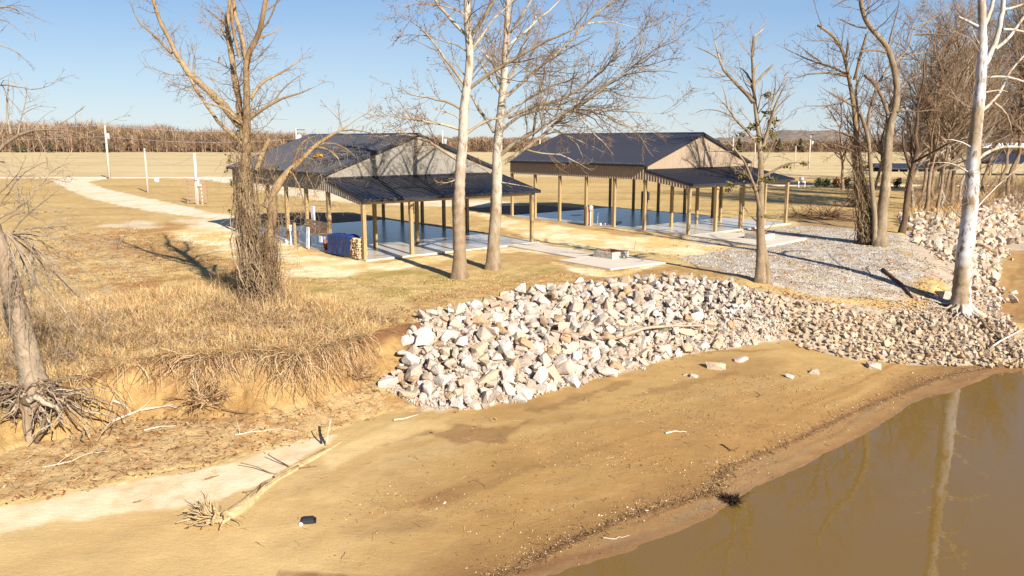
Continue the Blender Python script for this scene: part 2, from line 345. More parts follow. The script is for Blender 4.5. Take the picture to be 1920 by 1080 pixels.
# sandy and straw-covered ground
col = np.where((y < 139)[:, None], col * [1.2, 1.23, 1.1], col * [1.02, 1.06, 1.12])
sandc = np.array(S(255, 232, 186, 1.4)); orange = np.array(S(250, 198, 120, 1.5))
for pl, w, s in (([(335,432),(400,415),(470,412),(540,440),(600,478),(684,494),(700,506),(640,522),(560,518),(500,524),(452,500),(400,470),(350,448)], .9, 11),
                 ([(880,398),(940,405),(1010,418),(1100,430),(1190,443),(1290,452),(1390,463),(1330,474),(1270,482),(1200,474),(1090,466),(1000,455),(940,425)], .9, 12),
                 ([(684,494),(770,487),(960,462),(1000,456),(1090,468),(1040,480),(980,472),(900,478),(800,496),(700,512)], .5, 13),
                 ([(1040,492),(1140,512),(1250,492),(1200,510),(1120,520),(1060,506)], .5, 14),
                 ([(1110,420),(1200,440),(1290,450),(1190,436)], .3, 15)):
    m = soft(poly_w(pl), x, y, w, s)
    o = np.clip(.5 + n_mid * 2.0, 0, 1)[:, None] * .85
    col = mixc(col, sandc[None] * (1 - o) + orange[None] * o, m * np.clip(.85 + n_fin * .7, 0, 1))
roadc = np.array(S(252, 232, 200, 1.6))
for pl, w, s, oc in (([(95,338),(130,332),(215,332),(165,342),(205,356),(300,376),(400,399),(440,403),(440,410),(390,410),(300,398),(220,384),(160,370),(125,354)], .35, 21, .6),
                 ([(455,342),(520,344),(600,354),(720,368),(880,376),(1010,382),(900,390),(780,386),(660,380),(560,370),(480,356)], 1.4, 22, .8),
                 ([(330,415),(480,404),(560,412),(520,432),(440,440),(360,430)], 1.2, 24, .2),
                 ([(180,424),(260,414),(330,424),(260,432)], 1.5, 25, .1),
                 ([(355,332),(430,332),(445,345),(400,340)], 1.5, 23, 0)):
    m = soft(poly_w(pl), x, y, w, s); o = np.clip(n_mid * 2 + .2, 0, 1)[:, None] * oc
    col = mixc(col, roadc[None] * (1 - o) + orange[None] * o, m * (.55 if s in (24, 25) else .95))
for pl, s in (([(430,412),(560,396),(680,402),(720,412),(540,425),(480,422)], 26), ([(860,390),(1000,384),(1100,390),(1140,392),(1000,404),(900,398)], 27)):  # bare brown earth behind the slabs
    col = mixc(col, S(150, 112, 82), soft(poly_w(pl), x, y, .6, s) * .95)
col = mixc(col, S(172, 136, 96), soft(poly_w([(1480,400),(1600,395),(1660,430),(1600,440),(1500,425)]), x, y, 1.5, 28) * .7)
# gravel
GRAVP = poly_w([(1270,484),(1330,474),(1410,464),(1300,456),(1290,446),(1400,434),(1500,424),(1580,428),(1640,436),(1700,445),(1735,480),(1750,520),(1700,556),(1600,556),(1500,545),(1440,532),(1400,522),(1340,506)])
gm = soft(GRAVP, x, y, .8, 41) * np.clip(.95 - np.clip(n_mid * 1.6 - .25, 0, 1), 0, 1)
gc = mixc(np.tile(S(216, 206, 190, 1.6), (len(x), 1)), S(190, 172, 150, 1.6), np.clip(.5 + n_fin, 0, 1))
col = mixc(col, gc, gm); col = mixc(col, S(188, 146, 104), gm * np.clip(fbm(x * 1.1, y * 1.1, 44) * 3 - .35, 0, 1) * .8)
# bed under the riprap
RB = poly_w([(790,604),(880,578),(960,558),(1050,542),(1250,520),(1330,522),(1420,545),(1500,560),(1600,574),(1700,580),(1790,560),(1700,470),(1690,412),(1760,404),(1830,389),(1925,358),(2100,360),(2100,470),(1925,470),(1890,470),(1860,540),(1880,600),(1940,650),(1880,688),(1700,685),(1560,668),(1480,638),(1280,668),(1130,710),(1000,742),(870,772),(800,775),(730,745),(715,700),(760,660)])
rb = soft(RB, x, y, .35, 42)
col = mixc(col, S(206, 184, 156), rb)
# cliff and litter slope
cliff = np.clip((seg - I_FOOT + .04) * 12, 0, 1) * np.clip((I_LIP + .12 - seg) * 12, 0, 1) * (aa < .02)
zn = z + fbm(x * 1.7, y * .4, 47) * .28
cc = mixc(np.tile(S(228, 184, 118, 2.5), (len(x), 1)), S(206, 158, 98, 2.5), np.clip(.4 + n_mid * 2 + n_fin, 0, 1))
cc = mixc(cc, S(150, 106, 72, 2.3), np.clip((zn + .36) * 5, 0, 1))
col = mixc(col, cc, cliff)
slope = np.clip((seg - I_TOE) * 10, 0, 1) * np.clip((I_FOOT + .05 - seg) * 10, 0, 1) * (aa < -.12)
col = mixc(col, mixc(np.tile(S(214, 178, 124), (len(x), 1)), S(188, 146, 94), np.clip(.5 + n_fin * 1.6 + n_mid, 0, 1)), slope)
# beach
bm_ = (seg < I_TOE) * 1.0
hw = z - WATER
bc = mixc(np.tile(S(208, 170, 112), (len(x), 1)), S(222, 186, 128), np.clip((hw - .15) * 2.0 + n_mid * .4, 0, 1))
bc = mixc(bc, S(184, 146, 94), np.clip(fbm(x * .3 + y * .2, y * .7 - x * .3, 51) * 2 + n_mid * .8, 0, 1) * .6)
bd = fbm(hw * 26 + n_mid * .5, x * .06 + y * .05, 151, 3); bc = mixc(bc, S(178, 136, 86), np.clip(bd * 2.8 - .3, 0, 1) * .7); bc = mixc(bc, S(232, 202, 150), np.clip(-bd * 2.4 - .45, 0, 1) * .55)
leftm = np.clip((-aa - .12) * 4, 0, 1); bc = mixc(bc, S(236, 196, 132), leftm * .7)
rightm = np.clip((aa - .08) * 4, 0, 1) * np.clip((30 - y) / 8, 0, 1)
bc = mixc(bc, S(192, 146, 92), np.clip(rightm, 0, 1) * .6)
inlet = (seg > I_LIP + .3) * (aa > .5) * (z < -1.0)
bc = mixc(bc, S(190, 140, 84), np.clip(.2 + n_big, 0, 1) * .5)
ws = soft(poly_w([(-200,975),(0,952),(130,928),(250,902),(420,872),(500,846),(580,824),(640,812),(590,845),(540,880),(470,915),(380,945),(250,962),(100,980),(-200,1030)]), x, y, .22, 52, .6)
WS1 = ws
ws = soft(poly_w([(600,850),(740,792),(860,778),(820,800),(700,838),(620,880)]), x, y, .3, 53, .6)
bc = mixc(bc, S(240, 204, 146), ws * .8)
for pl, s, k in (([(820,815),(860,795),(960,800),(1010,780),(940,830),(860,830)], 54, .55), ([(980,770),(1100,735),(1210,705),(1120,742),(1010,775)], 55, .4), ([(640,850),(820,808),(700,838)], 56, .4), ([(1100,1010),(1160,990),(1180,1000),(1120,1020)], 57, .5),
              ([(1170,742),(1280,715),(1420,690),(1300,722),(1200,748)], 58, .3), ([(600,1000),(760,960),(830,975),(700,1010)], 59, .25), ([(780,940),(900,900),(1000,870),(1010,880),(880,930),(800,955)], 60, .3), ([(960,1060),(1120,990),(1230,960),(1390,925),(1400,935),(1240,975),(1130,1005),(1000,1070)], 61, .6), ([(1230,960),(1380,905),(1520,850),(1640,790),(1800,722),(1660,800),(1540,860),(1400,915),(1250,985)], 62, .35)):
    bc = mixc(bc, S(140, 98, 62), soft(poly_w(pl), x, y, .22, s) * k)
wet = np.clip(1.4 - (hw + n_mid * .05) / .12, 0, 1)
bc = mixc(bc, S(158, 118, 76), wet * .8)
bc = mixc(bc, S(150, 106, 54), np.clip(-hw * 6 + .05, 0, 1))  # bed browner with depth: the water's light absorption put into its colour
lf = np.clip((-aa - .02) * 3.2, 0, 1)[:, None]; bc = bc * (np.array([.80, .735, .58]) * (1 - lf) + np.array([1.02, 1.08, 1.08]) * lf)
def line_dist(pts, x, y):
    q_ = poly_w(pts); d = np.full(x.shape, 1e9)
    for i in range(len(q_) - 1):
        p = q_[i]; e = q_[i + 1] - p; t = np.clip(((x - p[0]) * e[0] + (y - p[1]) * e[1]) / (e @ e), 0, 1); d = np.minimum(d, np.hypot(x - p[0] - t * e[0], y - p[1] - t * e[1]))
    return d
WRACK = [(900,1095),(980,1062),(1050,1026),(1130,990),(1208,960),(1290,936),(1340,921),(1350,900),(1367,874),(1480,831),(1616,766),(1752,711),(1865,686)]
wd = line_dist(WRACK, x, y) + np.abs(n_fin) * .12
ysh = np.interp(aa, A0[:, 0], A0[:, 1])
strip = np.clip((line_dist(WRACK, x, y) < 4) * (y > ysh - 2) * 1.0, 0, 1) * (y - np.interp(aa, *[np.array(v_) for v_ in zip(*sorted((q_[0] / q_[1], q_[1]) for q_ in poly_w(WRACK)))]) < 0)
bc = mixc(bc, S(190, 146, 88, 2.1), strip * .75 * (seg < I_TOE)); bc = mixc(bc, S(150, 104, 62, 2.1), strip * np.clip(fbm(hw * 44 + n_mid * .6, x * .15, 191, 3) * 2.6, 0, 1) * .7); bc = mixc(bc, S(150, 136, 110), strip * np.clip(fbm(hw * 30, x * .3, 171) * 2 - .2, 0, 1) * .5)
bc = mixc(bc, S(142, 100, 64), np.clip(1 - np.abs(hw - .005 + n_mid * .02 + n_fin * .02) / .03, 0, 1) * .6 * (y > 10))
bc = mixc(bc, S(112, 76, 46), np.clip(1 - wd / .17, 0, 1) * .8 * (seg < I_TOE))
bc = mixc(bc, S(252, 226, 184, 1.75), WS1 * np.clip(.8 + n_fin * .6 + n_mid * .4, 0, 1))
bm2 = np.clip(np.clip((I_TOE + .03 - seg) * 30, 0, 1) + inlet * (1 - rb), 0, 1)
col = mixc(col, bc, bm2 * (1 - np.clip(rb * (seg > I_TOE - .03) * (aa > -.1), 0, 1)))
inl = np.clip(.5 + fbm(x * .2, y * .5, 63) * 2, 0, 1); col = mixc(col, S(184, 132, 76), inlet * (1 - rb) * inl * .6)
col = mixc(col, S(140, 110, 80), (y > 428) * 1.0)
nr, nc = len(rows), len(cols)
idx = np.arange(nr * nc).reshape(nr, nc)
quads = np.stack([idx[:-1, :-1], idx[:-1, 1:], idx[1:, 1:], idx[1:, :-1]], -1).reshape(-1, 4)
fseg = seg[quads[:, 0]]; fy = y[quads[:, 0]]; fa = aa[quads[:, 0]]; finl = inlet[quads[:, 0]] & (rb[quads[:, 0]] < .3)
V3 = np.stack([x, y, z], 1)
# shared vertex normals so the pieces of the sheet meet without a seam
gy = np.gradient(ZZ, axis=0) / np.maximum(np.gradient(YY, axis=0), 1e-6); gx_a = np.gradient(ZZ, axis=1) / np.gradient(XX, axis=1)
nx = -gx_a; ny = -(gy - gx_a * AX); NR = norm(np.stack([nx.ravel(), ny.ravel(), np.ones(nx.size)], 1))
def ground_piece(name, mask, m, kind='structure'):
    q = quads[mask]; u, inv = np.unique(q, return_inverse=True); q = inv.reshape(-1, 4)
    me = mesh_np(name, V3[u], q, col[u], True)
    me.normals_split_custom_set_from_vertices(NR[u].tolist())
    o = link(name, me, m); o['kind'] = kind; return o
m_field = fy > 140
m_beach = ((fseg < I_TOE) | finl) & ~m_field
m_bank = (fseg >= I_TOE) & (fseg < I_LIP + .1) & ~m_field & ~m_beach
ground_piece('field', m_field, M['field']); ground_piece('beach', m_beach, M['sand'])
ground_piece('river_bank', m_bank, M['clay']); ground_piece('ground', ~(m_field | m_beach | m_bank), M['ground'])
# far land beyond and to the sides, water, river bed
mb = MB(); mb.box((-4000, 559.5, -6), (4000, 5000, 2.2)); mb.box((-4000, 40, -6), (-480, 559, -.6)); mb.box((480, 40, -6), (4000, 559, -.6))
o = mb.build('far_land', mat('far_land_soil', S(190, 160, 118), rough=1)); o['kind'] = 'structure'
wv = [(-60, -60, WATER), (120, -60, WATER), (120, 60, WATER), (-60, 60, WATER)]
o = link('water', mesh_np('water', wv, np.array([[0, 1, 2, 3]])), M['water']); o['kind'] = 'structure'
mb = MB(); mb.box((-60, -60, -4.8), (120, 12, -4.4)); o = mb.build('river_bed', mat('river_mud', S(90, 62, 34))); o['kind'] = 'structure'
# country road along the field
mb = MB(); mb.box((-130, 136.6, -.1), (-8, 139.6, .07)); o = mb.build('road', mat('pale_road', S(238, 226, 208))); o['kind'] = 'structure'
mb = MB(); mb.box((30, 113.2, -.1), (110, 115, .06)); o = mb.build('path', mat('pale_gravel_path', S(240, 226, 204))); o['kind'] = 'structure'
# ------------------------------------------------------------------ pavilions
def ribbed(w, pts_len, ribs, h, shape):
    """sheet in local x (width) / y (length): ribs run along y. shape(x) -> (y0, y1, z0, z1) maps the two ends"""
    xs = [0]; zs = [0]
    for i in range(ribs):
        c = (i + .5) * w / ribs
        for dx, dz in ((-.045, 0), (-.022, h), (.022, h), (.045, 0)): xs.append(c + dx); zs.append(dz)
    xs.append(w); zs.append(0)
    return np.array(xs), np.array(zs)
def sheet(name, w, ribs, h, p0, p1, up, mt, parent, me=None, t=.004):
    """p0(x), p1(x): end points for across-coordinate x; up: outward unit vector"""
    xs, zs = ribbed(w, 0, ribs, h, None)
    n = len(xs); up = np.array(up, float)
    a = np.array([np.array(p0(v)) + up * d for v, d in zip(xs, zs)]); b = np.array([np.array(p1(v)) + up * d for v, d in zip(xs, zs)])
    a2 = a - up * (t + .0); b2 = b - up * (t + .0)
    v = np.concatenate([a, b, a2, b2]); i = np.arange(n - 1)
    f = np.concatenate([np.stack([i, i + 1, n + i + 1, n + i], 1), np.stack([2 * n + i, 3 * n + i, 3 * n + i + 1, 2 * n + i + 1], 1),
                        np.stack([i, 2 * n + i, 2 * n + i + 1, i + 1], 1), np.stack([n + i, n + i + 1, 3 * n + i + 1, 3 * n + i], 1)])
    return link(name, mesh_np(name, v, f), mt, parent)
def pavilion(origin, theta, label, wallm, D):
    """local x along the front, local y to the back; D: measures"""
    W, LT, BAY, NB = D['W'], D['LT'], D['BAY'], 5
    L = LT + BAY * NB
    root = empty('open_pavilion', (origin[0], origin[1], .1), theta)
    tag(root, label, 'pavilion', 'open pole pavilions by the river')
    PS = .19; e1, e0 = D['eave'], D['skirt']; ap = D['apex']; la, lb = D['lean_hi'], D['lean_lo']; sk = D['lean_skirt']
    pm = {}
    def post(u, v, h):
        k = round(h, 2)
        if k not in pm:
            b = MB(); b.box((-PS / 2, -PS / 2, -.25), (PS / 2, PS / 2, h)); b.box((-PS / 2 + .005, PS / 2, h - .9), (PS / 2 - .005, PS / 2 + .045, h)); pm[k] = b.mesh('post')
        o = link('post', pm[k], M['post'], root, (u, v, -.0)); return o
    for i in range(5):
        post(i * W / 4, 0, lb - .14)
    for i in range(5): post(i * W / 4, LT, e0 + .7 if i in (0, 4) else la - .1)
    for k in range(1, NB + 1):
        post(0, LT + BAY * k, e1 - .12); post(W, LT + BAY * k, e1 - .12)
    # main roof, ribs running from ridge to eave
    y0, y1 = LT - .32, L + .35; npan = 16; pw = (y1 - y0) / npan; rise = ap - e1; ov = .38; sl = rise / (W / 2)
    for side in (0, 1):
        me0 = None
        for k in range(npan):
            if me0 is None:
                if side == 0:
                    p0 = lambda t: (W / 2, t, ap); p1 = lambda t: (-ov, t, e1 - sl * ov)
                    upv = norm(np.array([-sl, 0, 1.]))
                else:
                    p0 = lambda t: (W + ov, t, e1 - sl * ov); p1 = lambda t: (W / 2, t, ap)
                    upv = norm(np.array([sl, 0, 1.]))
                o = sheet('roof_panel', pw - .008, 3, .04, p0, p1, upv, M['roof'], root); me0 = o.data; o.location = (0, y0, 0)
            else: link('roof_panel', me0, None, root, (0, y0 + k * pw, 0))
    b = MB(); b.add([(W/2-.2, y0-.01, ap-.2*sl+.03), (W/2, y0-.01, ap+.045), (W/2+.2, y0-.01, ap-.2*sl+.03), (W/2-.2, y1+.01, ap-.2*sl+.03), (W/2, y1+.01, ap+.045), (W/2+.2, y1+.01, ap-.2*sl+.03)],
                    [np.array([(0,1,4,3),(1,2,5,4)])]); b.build('ridge_cap', M['roof'], root)
    for yy, nm in ((y0 - .03, 'front'), (y1 + .002, 'back')):
        for s in (0, 1):
            x0 = W / 2; x1 = -ov if s == 0 else W + ov; z1 = e1 - sl * ov
            v = [(x0, yy, ap - .17), (x0, yy, ap + .03), (x1, yy, z1 + .03), (x1, yy, z1 - .15), (x0, yy + .028, ap - .17), (x0, yy + .028, ap + .03), (x1, yy + .028, z1 + .03), (x1, yy + .028, z1 - .15)]
            f = np.array([(0,1,2,3),(4,7,6,5),(1,5,6,2),(0,3,7,4),(3,2,6,7),(0,4,5,1)])
            bb = MB(); bb.add(v, [f]); bb.build('rake_trim', M['trim'], root)
    for s in (0, 1):
        bb = MB(); xx = -ov - .03 if s == 0 else W + ov + .002; bb.box((xx, y0, e1 - sl * ov - .13), (xx + .028, y1, e1 - sl * ov + .01)); bb.build('eave_trim', M['trim'], root)
    # side skirts of ribbed wall sheet
    nsp = 15; sw = (L - LT) / nsp; me0 = [None, None]; OUT = PS / 2 + .05
    for s in (0, 1):
        xx = -OUT if s == 0 else W + OUT; upv = (-1, 0, 0) if s == 0 else (1, 0, 0)
        for k in range(nsp):
            if me0[s] is None:
                a_, b_ = (e0, e1 - .03)
                if s == 1: a_, b_ = b_, a_
                o = sheet('wall_panel', sw - .005, 4, .03, lambda t: (xx, t, a_), lambda t: (xx, t, b_), upv, wallm, root); me0[s] = o.data; o.location = (0, LT, 0)
            else: link('wall_panel', me0[s], None, root, (0, LT + k * sw, 0))
        # lean-to side skirt: its bottom edge slopes with the small roof
        lp = 4; lw = (LT + .1) / lp
        for k in range(lp):
            t0 = LT - k * lw
            hi = lambda t: lb + (la - lb) * min(1, t / LT)
            A_ = lambda t: (xx, t0 - lw + t, sk + (e0 - sk) * (t0 - lw + t) / LT)
            B_ = lambda t: (xx, t0 - lw + t, hi(t0 - lw + t) - .02)
            if s == 1: A_, B_ = B_, A_
            sheet('wall_panel', lw - .004, 4, .03, A_, B_, upv, wallm, root)
    # gable wall
    gp_ = 13; gw = W / gp_ ; yg = LT - OUT
    for k in range(gp_):
        x0 = k * gw
        top = lambda t: min(e1 + sl * (x0 + t), e1 + sl * (W - x0 - t)) - .035
        sheet('gable_panel', gw - .004, 4, .012, lambda t: (x0 + t, yg, la - .05), lambda t: (x0 + t, yg, max(top(t), la)), (0, -1, 0), D['gm'], root)
        yb = L + OUT
        sheet('gable_panel', gw - .004, 4, .012, lambda t: (x0 + t, yb, max(top(t), la)), lambda t: (x0 + t, yb, e0), (0, 1, 0), D['gm'], root)
    for xx in (-.16, W - .0):
        bb = MB(); bb.box((xx, yg - .035, la - .12), (xx + .15, yg + .12, e1 - .02)); bb.build('corner_trim', M['trim'], root)
    bb = MB(); bb.box((-.01, yg - .04, la - .03), (W + .01, yg - .013, la + .05)); bb.build('wall_flashing', M['trim'], root)
    # lean-to roof
    xo0, xo1 = -.16, W + D['lov']; nl = 14; lw = (xo1 - xo0) / nl; fo = .3; s2 = (la - lb) / LT; upv = norm(np.array([0, -s2, 1.]))
    me1 = None
    for k in range(nl):
        if me1 is None:
            o = sheet('lean_to_panel', lw - .008, 3, .04, lambda t: (t, -fo, lb - s2 * fo), lambda t: (t, yg - .015, la - .04), upv, M['roof'], root); me1 = o.data; o.location = (xo0, 0, 0)
        else: link('lean_to_panel', me1, None, root, (xo0 + k * lw, 0, 0))
    bb = MB(); bb.box((xo0, -fo - .03, lb - s2 * fo - .13), (xo1, -fo - .002, lb - s2 * fo + .01)); bb.build('eave_trim', M['trim'], root)
    for xx in (xo0 - .03, xo1 + .002):
        v = [(xx, -fo, lb - s2 * fo - .12), (xx, -fo, lb - s2 * fo + .03), (xx, yg, la), (xx, yg, la - .15)]
        v += [(a + .028, b_, c) for a, b_, c in v]
        bb = MB(); bb.add(v, [np.array([(0,1,2,3),(4,7,6,5),(1,5,6,2),(0,3,7,4),(3,2,6,7),(0,4,5,1)])]); bb.build('rake_trim', M['trim'], root)
    # timber under the roofs
    bb = MB(); bb.box((-.1, -.05, lb - .34), (W + .1, .0, lb - .1)); bb.build('header_beam', M['truss'], root)
    bb = MB(); bb.box((-.1, LT + .1, la - .45), (W + .1, LT + .15, la - .15)); bb.build('header_beam', M['truss'], root)
    for xx in (0, W):
        bb = MB(); bb.box((xx - .03, LT, e1 - .42), (xx + .03, L, e1 - .16)); bb.build('header_beam', M['truss'], root)
    for i in range(9):
        xx = i * W / 8; bb = MB(); v = [(xx - .02, -fo + .03, lb - s2 * fo - .15), (xx + .02, -fo + .03, lb - s2 * fo - .15), (xx + .02, LT - .1, la - .19), (xx - .02, LT - .1, la - .19)]
        v += [(a, b_, c + .13) for a, b_, c in v]; bb.add(v, [np.array([(0,3,2,1),(4,5,6,7),(0,1,5,4),(1,2,6,5),(2,3,7,6),(3,0,4,7)])]); bb.build('rafter', M['truss'], root)
    tm = None
    for k in range(6):
        yy = LT + BAY * k
        if tm is None:
            bb = MB(); z0 = e1 - .14
            bb.box((-.1, -.02, z0 - .1), (W + .1, .02, z0 + .04))
            for s in (0, 1):
                bb.tube([(0 if s == 0 else W, 0, z0), (W / 2, 0, ap - .1)], .05, 4)
                for q in (.25, .5, .75):
                    xx = W / 2 * q if s == 0 else W - W / 2 * q
                    bb.tube([(xx, 0, z0), (xx, 0, e1 + sl * W / 2 * q - .12)], .04, 4)
            tm = bb.mesh('truss')
        link('truss', tm, M['truss'], root, (0, yy, 0))
    for q in range(7):
        for s in (0, 1):
            xx = W / 2 * (q + .5) / 7; zz = e1 + sl * xx - .09; xx = xx if s == 0 else W - xx
            bb = MB(); bb.box((xx - .02, y0 + .05, zz), (xx + .02, y1 - .05, zz + .06)); bb.build('purlin', M['truss'], root)
    return root
def slab(name, pts, z0, z1, m):
    b = MB(); b.prism(pts, z0, z1); o = b.build(name, m); o['kind'] = 'structure'; return o
def loc2w(org, th, u, v): return (org[0] + u * math.cos(th) - v * math.sin(th), org[1] + u * math.sin(th) + v * math.cos(th))
O1 = P(684.5, 486, .1); TH1 = math.radians(39.6); O2 = P(1290, 440, .1); TH2 = math.radians(40.6)
def ztop(py, base):
    b = (540 - py) / F_PX; return CAM_H + base[1] * (-sp + b * cp) / (cp + b * sp)

D1 = dict(W=11.7, LT=3.95, BAY=2.78, eave=4.53, skirt=3.42, apex=6.6, lean_hi=4.12, lean_lo=3.22, lean_skirt=2.86, gm=M['wallg'], lov=.45)
D2 = dict(W=12.0, LT=3.8, BAY=2.85, eave=4.66, skirt=3.5, apex=6.75, lean_hi=4.18, lean_lo=3.4, lean_skirt=3.0, gm=M['wall'], lov=.45)
pavilion(O1, TH1, 'open timber pole pavilion with dark metal roof and grey gable, nearest, with the tarped firewood', M['wallg'], D1)
pavilion(O2, TH2, 'open timber pole pavilion with dark metal roof and tan gable, farther one on the right', M['wall'], D2)
for nm, O, T, D in (('near', O1, TH1, D1), ('far', O2, TH2, D2)):
    L = D['LT'] + 5 * D['BAY']; W = D['W']; vs = [-.3, D['LT'] - .1, D['LT'] + 2 * D['BAY'], L + .25]; us = [-.12, W / 2, W + .35]
    for i in range(3):
        for j in range(2):
            q = [loc2w(O, T, us[j] + .008, vs[i] + .008), loc2w(O, T, us[j + 1] - .008, vs[i] + .008), loc2w(O, T, us[j + 1] - .008, vs[i + 1] - .008), loc2w(O, T, us[j] + .008, vs[i + 1] - .008)]
            slab('concrete_slab', q, -.3, .1, M['conc'])
slab('concrete_pad', [P(1045, 487, .09), P(1145, 504, .09), P(1250, 491, .09), P(1152, 476, .09)], -.2, .09, M['walk'])
slab('concrete_walk', [P(952, 460, .085), P(1082, 483, .085), P(1126, 478, .085), P(1003, 455, .085)], -.2, .085, M['walk'])
slab('concrete_pad', [P(1318, 444, .09), P(1432, 462, .09), P(1512, 446, .09), P(1400, 436, .09)], -.2, .09, M['walk'])
slab('concrete_walk', [P(1292, 441, .085), P(1350, 449, .085), P(1388, 437, .085), P(1344, 434.5, .085)], -.2, .085, M['walk'])
# fire pits of block courses
def fire_pit(pos, th, label, n=1.36):
    r = empty('fire_pit', (*pos, .09), th); tag(r, label, 'fire pit', 'block fire pits on the concrete pads')
    bm = MB(); bm.box((0, 0, 0), (.262, .19, .108)); me = bm.mesh('block'); me.materials.append(M['brick'])
    for c in range(3):
        for s in range(4):
            for k in range(4):
                o = link('block', me, None, r); a = s * math.pi / 2
                off = -n / 2 + .2 + k * .272 - (.08 if c % 2 else 0) + random.uniform(-.006, .006)
                p = Matrix.Rotation(a, 4, 'Z') @ Vector((off, -n / 2 + random.uniform(-.008, .008), 0)); o.location = (p.x, p.y, c * .114 + .002); o.rotation_euler = (0, 0, a + random.uniform(-.02, .02))
            b = MB(); b.box((-.1, -.09, 0), (.1, .1, .108)); o = b.build('corner_block', M['brick'], r); a = s * math.pi / 2
            p = Matrix.Rotation(a, 4, 'Z') @ Vector((-n / 2 + .1, -n / 2 + .1, 0)); o.location = (p.x, p.y, c * .114 + .002); o.rotation_euler = (0, 0, a)
    b = MB()
    for s in range(4):
        b.box((-n / 2 + .19, -n / 2 + .192, .0), (n / 2 - .19, -n / 2 + .212, .345), M=Matrix.Rotation(s * math.pi / 2, 4, 'Z'))
    b.build('liner', M['rust'], r)
    b = MB(); b.box((-n / 2 + .22, -n / 2 + .22, 0), (n / 2 - .22, n / 2 - .22, .05)); b.build('ash_bed', M['rust'], r)
fire_pit(P(1145.5, 481.5, .09), TH1 + .05, 'square block fire pit on the pale pad in front of the near pavilion')
fire_pit(P(1424, 447, .09), TH2, 'square block fire pit half hidden behind the tree with mistletoe')
# firewood stack under a blue tarp
r = empty('firewood_stack', (*O1, .1), TH1); tag(r, 'stack of split firewood half under a blue tarp between two pavilion posts', 'firewood')
logs = []
for k in range(7):
    a = sorted(random.uniform(0, 6.28) for _ in range(5)); a = [i * 1.2566 + random.uniform(-.35, .35) for i in range(5)]
    q = [(.065 * math.cos(t) * random.uniform(.8, 1.1), .065 * math.sin(t) * random.uniform(.8, 1.1)) for t in a]
    v = [(-.25, x_, y_) for x_, y_ in q] + [(.25, x_, y_) for x_, y_ in q]
    b = MB(); b.add(v, [np.array([(i, (i + 1) % 5, 5 + (i + 1) % 5, 5 + i) for i in range(5)]), np.array([[4, 3, 2, 1, 0]]), np.array([[5, 6, 7, 8, 9]])])
    me = b.mesh('log'); me.materials.append(M['wood']); logs.append(me)
for j in range(9):
    for i in range(26):
        if i > 9 and 0 < j < 8 and i < 25: continue
        o = link('log', random.choice(logs), None, r, (.05 + random.uniform(-.05, .05), .28 + i * .122 + (.06 if j % 2 else 0) + random.uniform(-.01, .01), .07 + j * .118 * (1 - .004 * i)))
        o.rotation_euler = (random.uniform(0, 6), random.uniform(-.06, .06), random.uniform(-.06, .06))
nu, nv = 34, 60; V = []
for i in range(nv):
    v = .95 + (3.55 - .95) * i / (nv - 1)
    for j in range(nu):
        s = j / (nu - 1) * 2.9 - 1.45                      # across the stack, over the top and down both sides
        hh = 1.13 - .04 * abs(i - 25) / 25 + fbm(v * 2.0, s * 0 + 2, 71) * .12
        if abs(s) < .33: u = s; zz = hh
        else: u = math.copysign(.33 + .05 + .05 * (abs(s) - .33), s); zz = max(.04, hh - (abs(s) - .33))
        w = float(fbm(v * 3.2, s * 1.3, 70)) * .07
        V.append((u * 1 + w * (1 if s > 0 else -1) + .05, v + w * .5, zz + w * .4 * (abs(s) < .5)))
ii = np.arange(nu * nv).reshape(nv, nu); q = np.stack([ii[:-1, :-1], ii[:-1, 1:], ii[1:, 1:], ii[1:, :-1]], -1).reshape(-1, 4)
o = link('tarp', mesh_np('tarp', np.array([tuple(map(float, t)) for t in V]), q, None, True), M['tarp'], r)
# plank screen between two posts, with a white board behind it
r = empty('plank_screen', (*loc2w(O1, TH1, -.16, D1['LT'] - .1), .1), TH1); tag(r, 'screen of four weathered planks nailed between pavilion posts left of the tarp', 'plank screen')
for k in range(4):
    b = MB(); b.box((-.02, 0, .84 + k * .205), (.02, 2.9, 1.03 + k * .205)); o = b.build('plank', M['plank'], r); o.rotation_euler = (random.uniform(-.012, .012), 0, 0)
for y_, w_ in ((.2, .3), (.72, .34)):
    b = MB(); b.box((-.03, y_, .45), (.0, y_ + w_, .82)); b.build('hanging_sheet', M['white'], r)
b = MB(); b.box((-.28, 2.1, 0), (-.22, 2.45, 1.25)); o = b.build('leaning_board', M['white']); o.location = (*loc2w(O1, TH1, 0, D1['LT'] + .1), .05); o.rotation_euler = (0, .05, TH1)
tag(o, 'narrow white board standing against the plank screen', 'board')
b = MB(); b.box((-.05, 2.0, 1.2), (.03, 2.36, 2.42)); o = b.build('white_sheet', M['white']); o.location = (*loc2w(O1, TH1, 0.05, D1['LT'] - .1), .1); o.rotation_euler = (0, 0, TH1)
tag(o, 'white upright panel sticking up above the plank screen', 'panel')
b = MB(); b.tube([(0, 0, .0), (0, 0, .04), (0, 0, .42), (0, 0, .5), (0, 0, .52)], [.12, .18, .23, .22, .05], 14); o = b.build('red_bucket', M['red'], None, True); o.location = (*loc2w(O1, TH1, .35, D1['LT'] + 1.1), .1)
tag(o, 'rusty red bucket behind the plank screen', 'bucket')
def gp(px, py, z=0.0): q = P(px, py, z); return (q[0], q[1], z)
def small_post(px, py, h, w, m, name, label, cat, top=None):
    x_, y_, z_ = gp(px, py); r = empty(name, (x_, y_, 0), TH1); tag(r, label, cat)
    b = MB(); b.box((-w / 2, -w / 2, -.2), (w / 2, w / 2, h)); b.build('post', m, r)
    return r
r = small_post(545.5, 459, 1.1, .06, M['white'], 'meter_post', 'grey meter box on a thin white post beside the near pavilion', 'meter post')
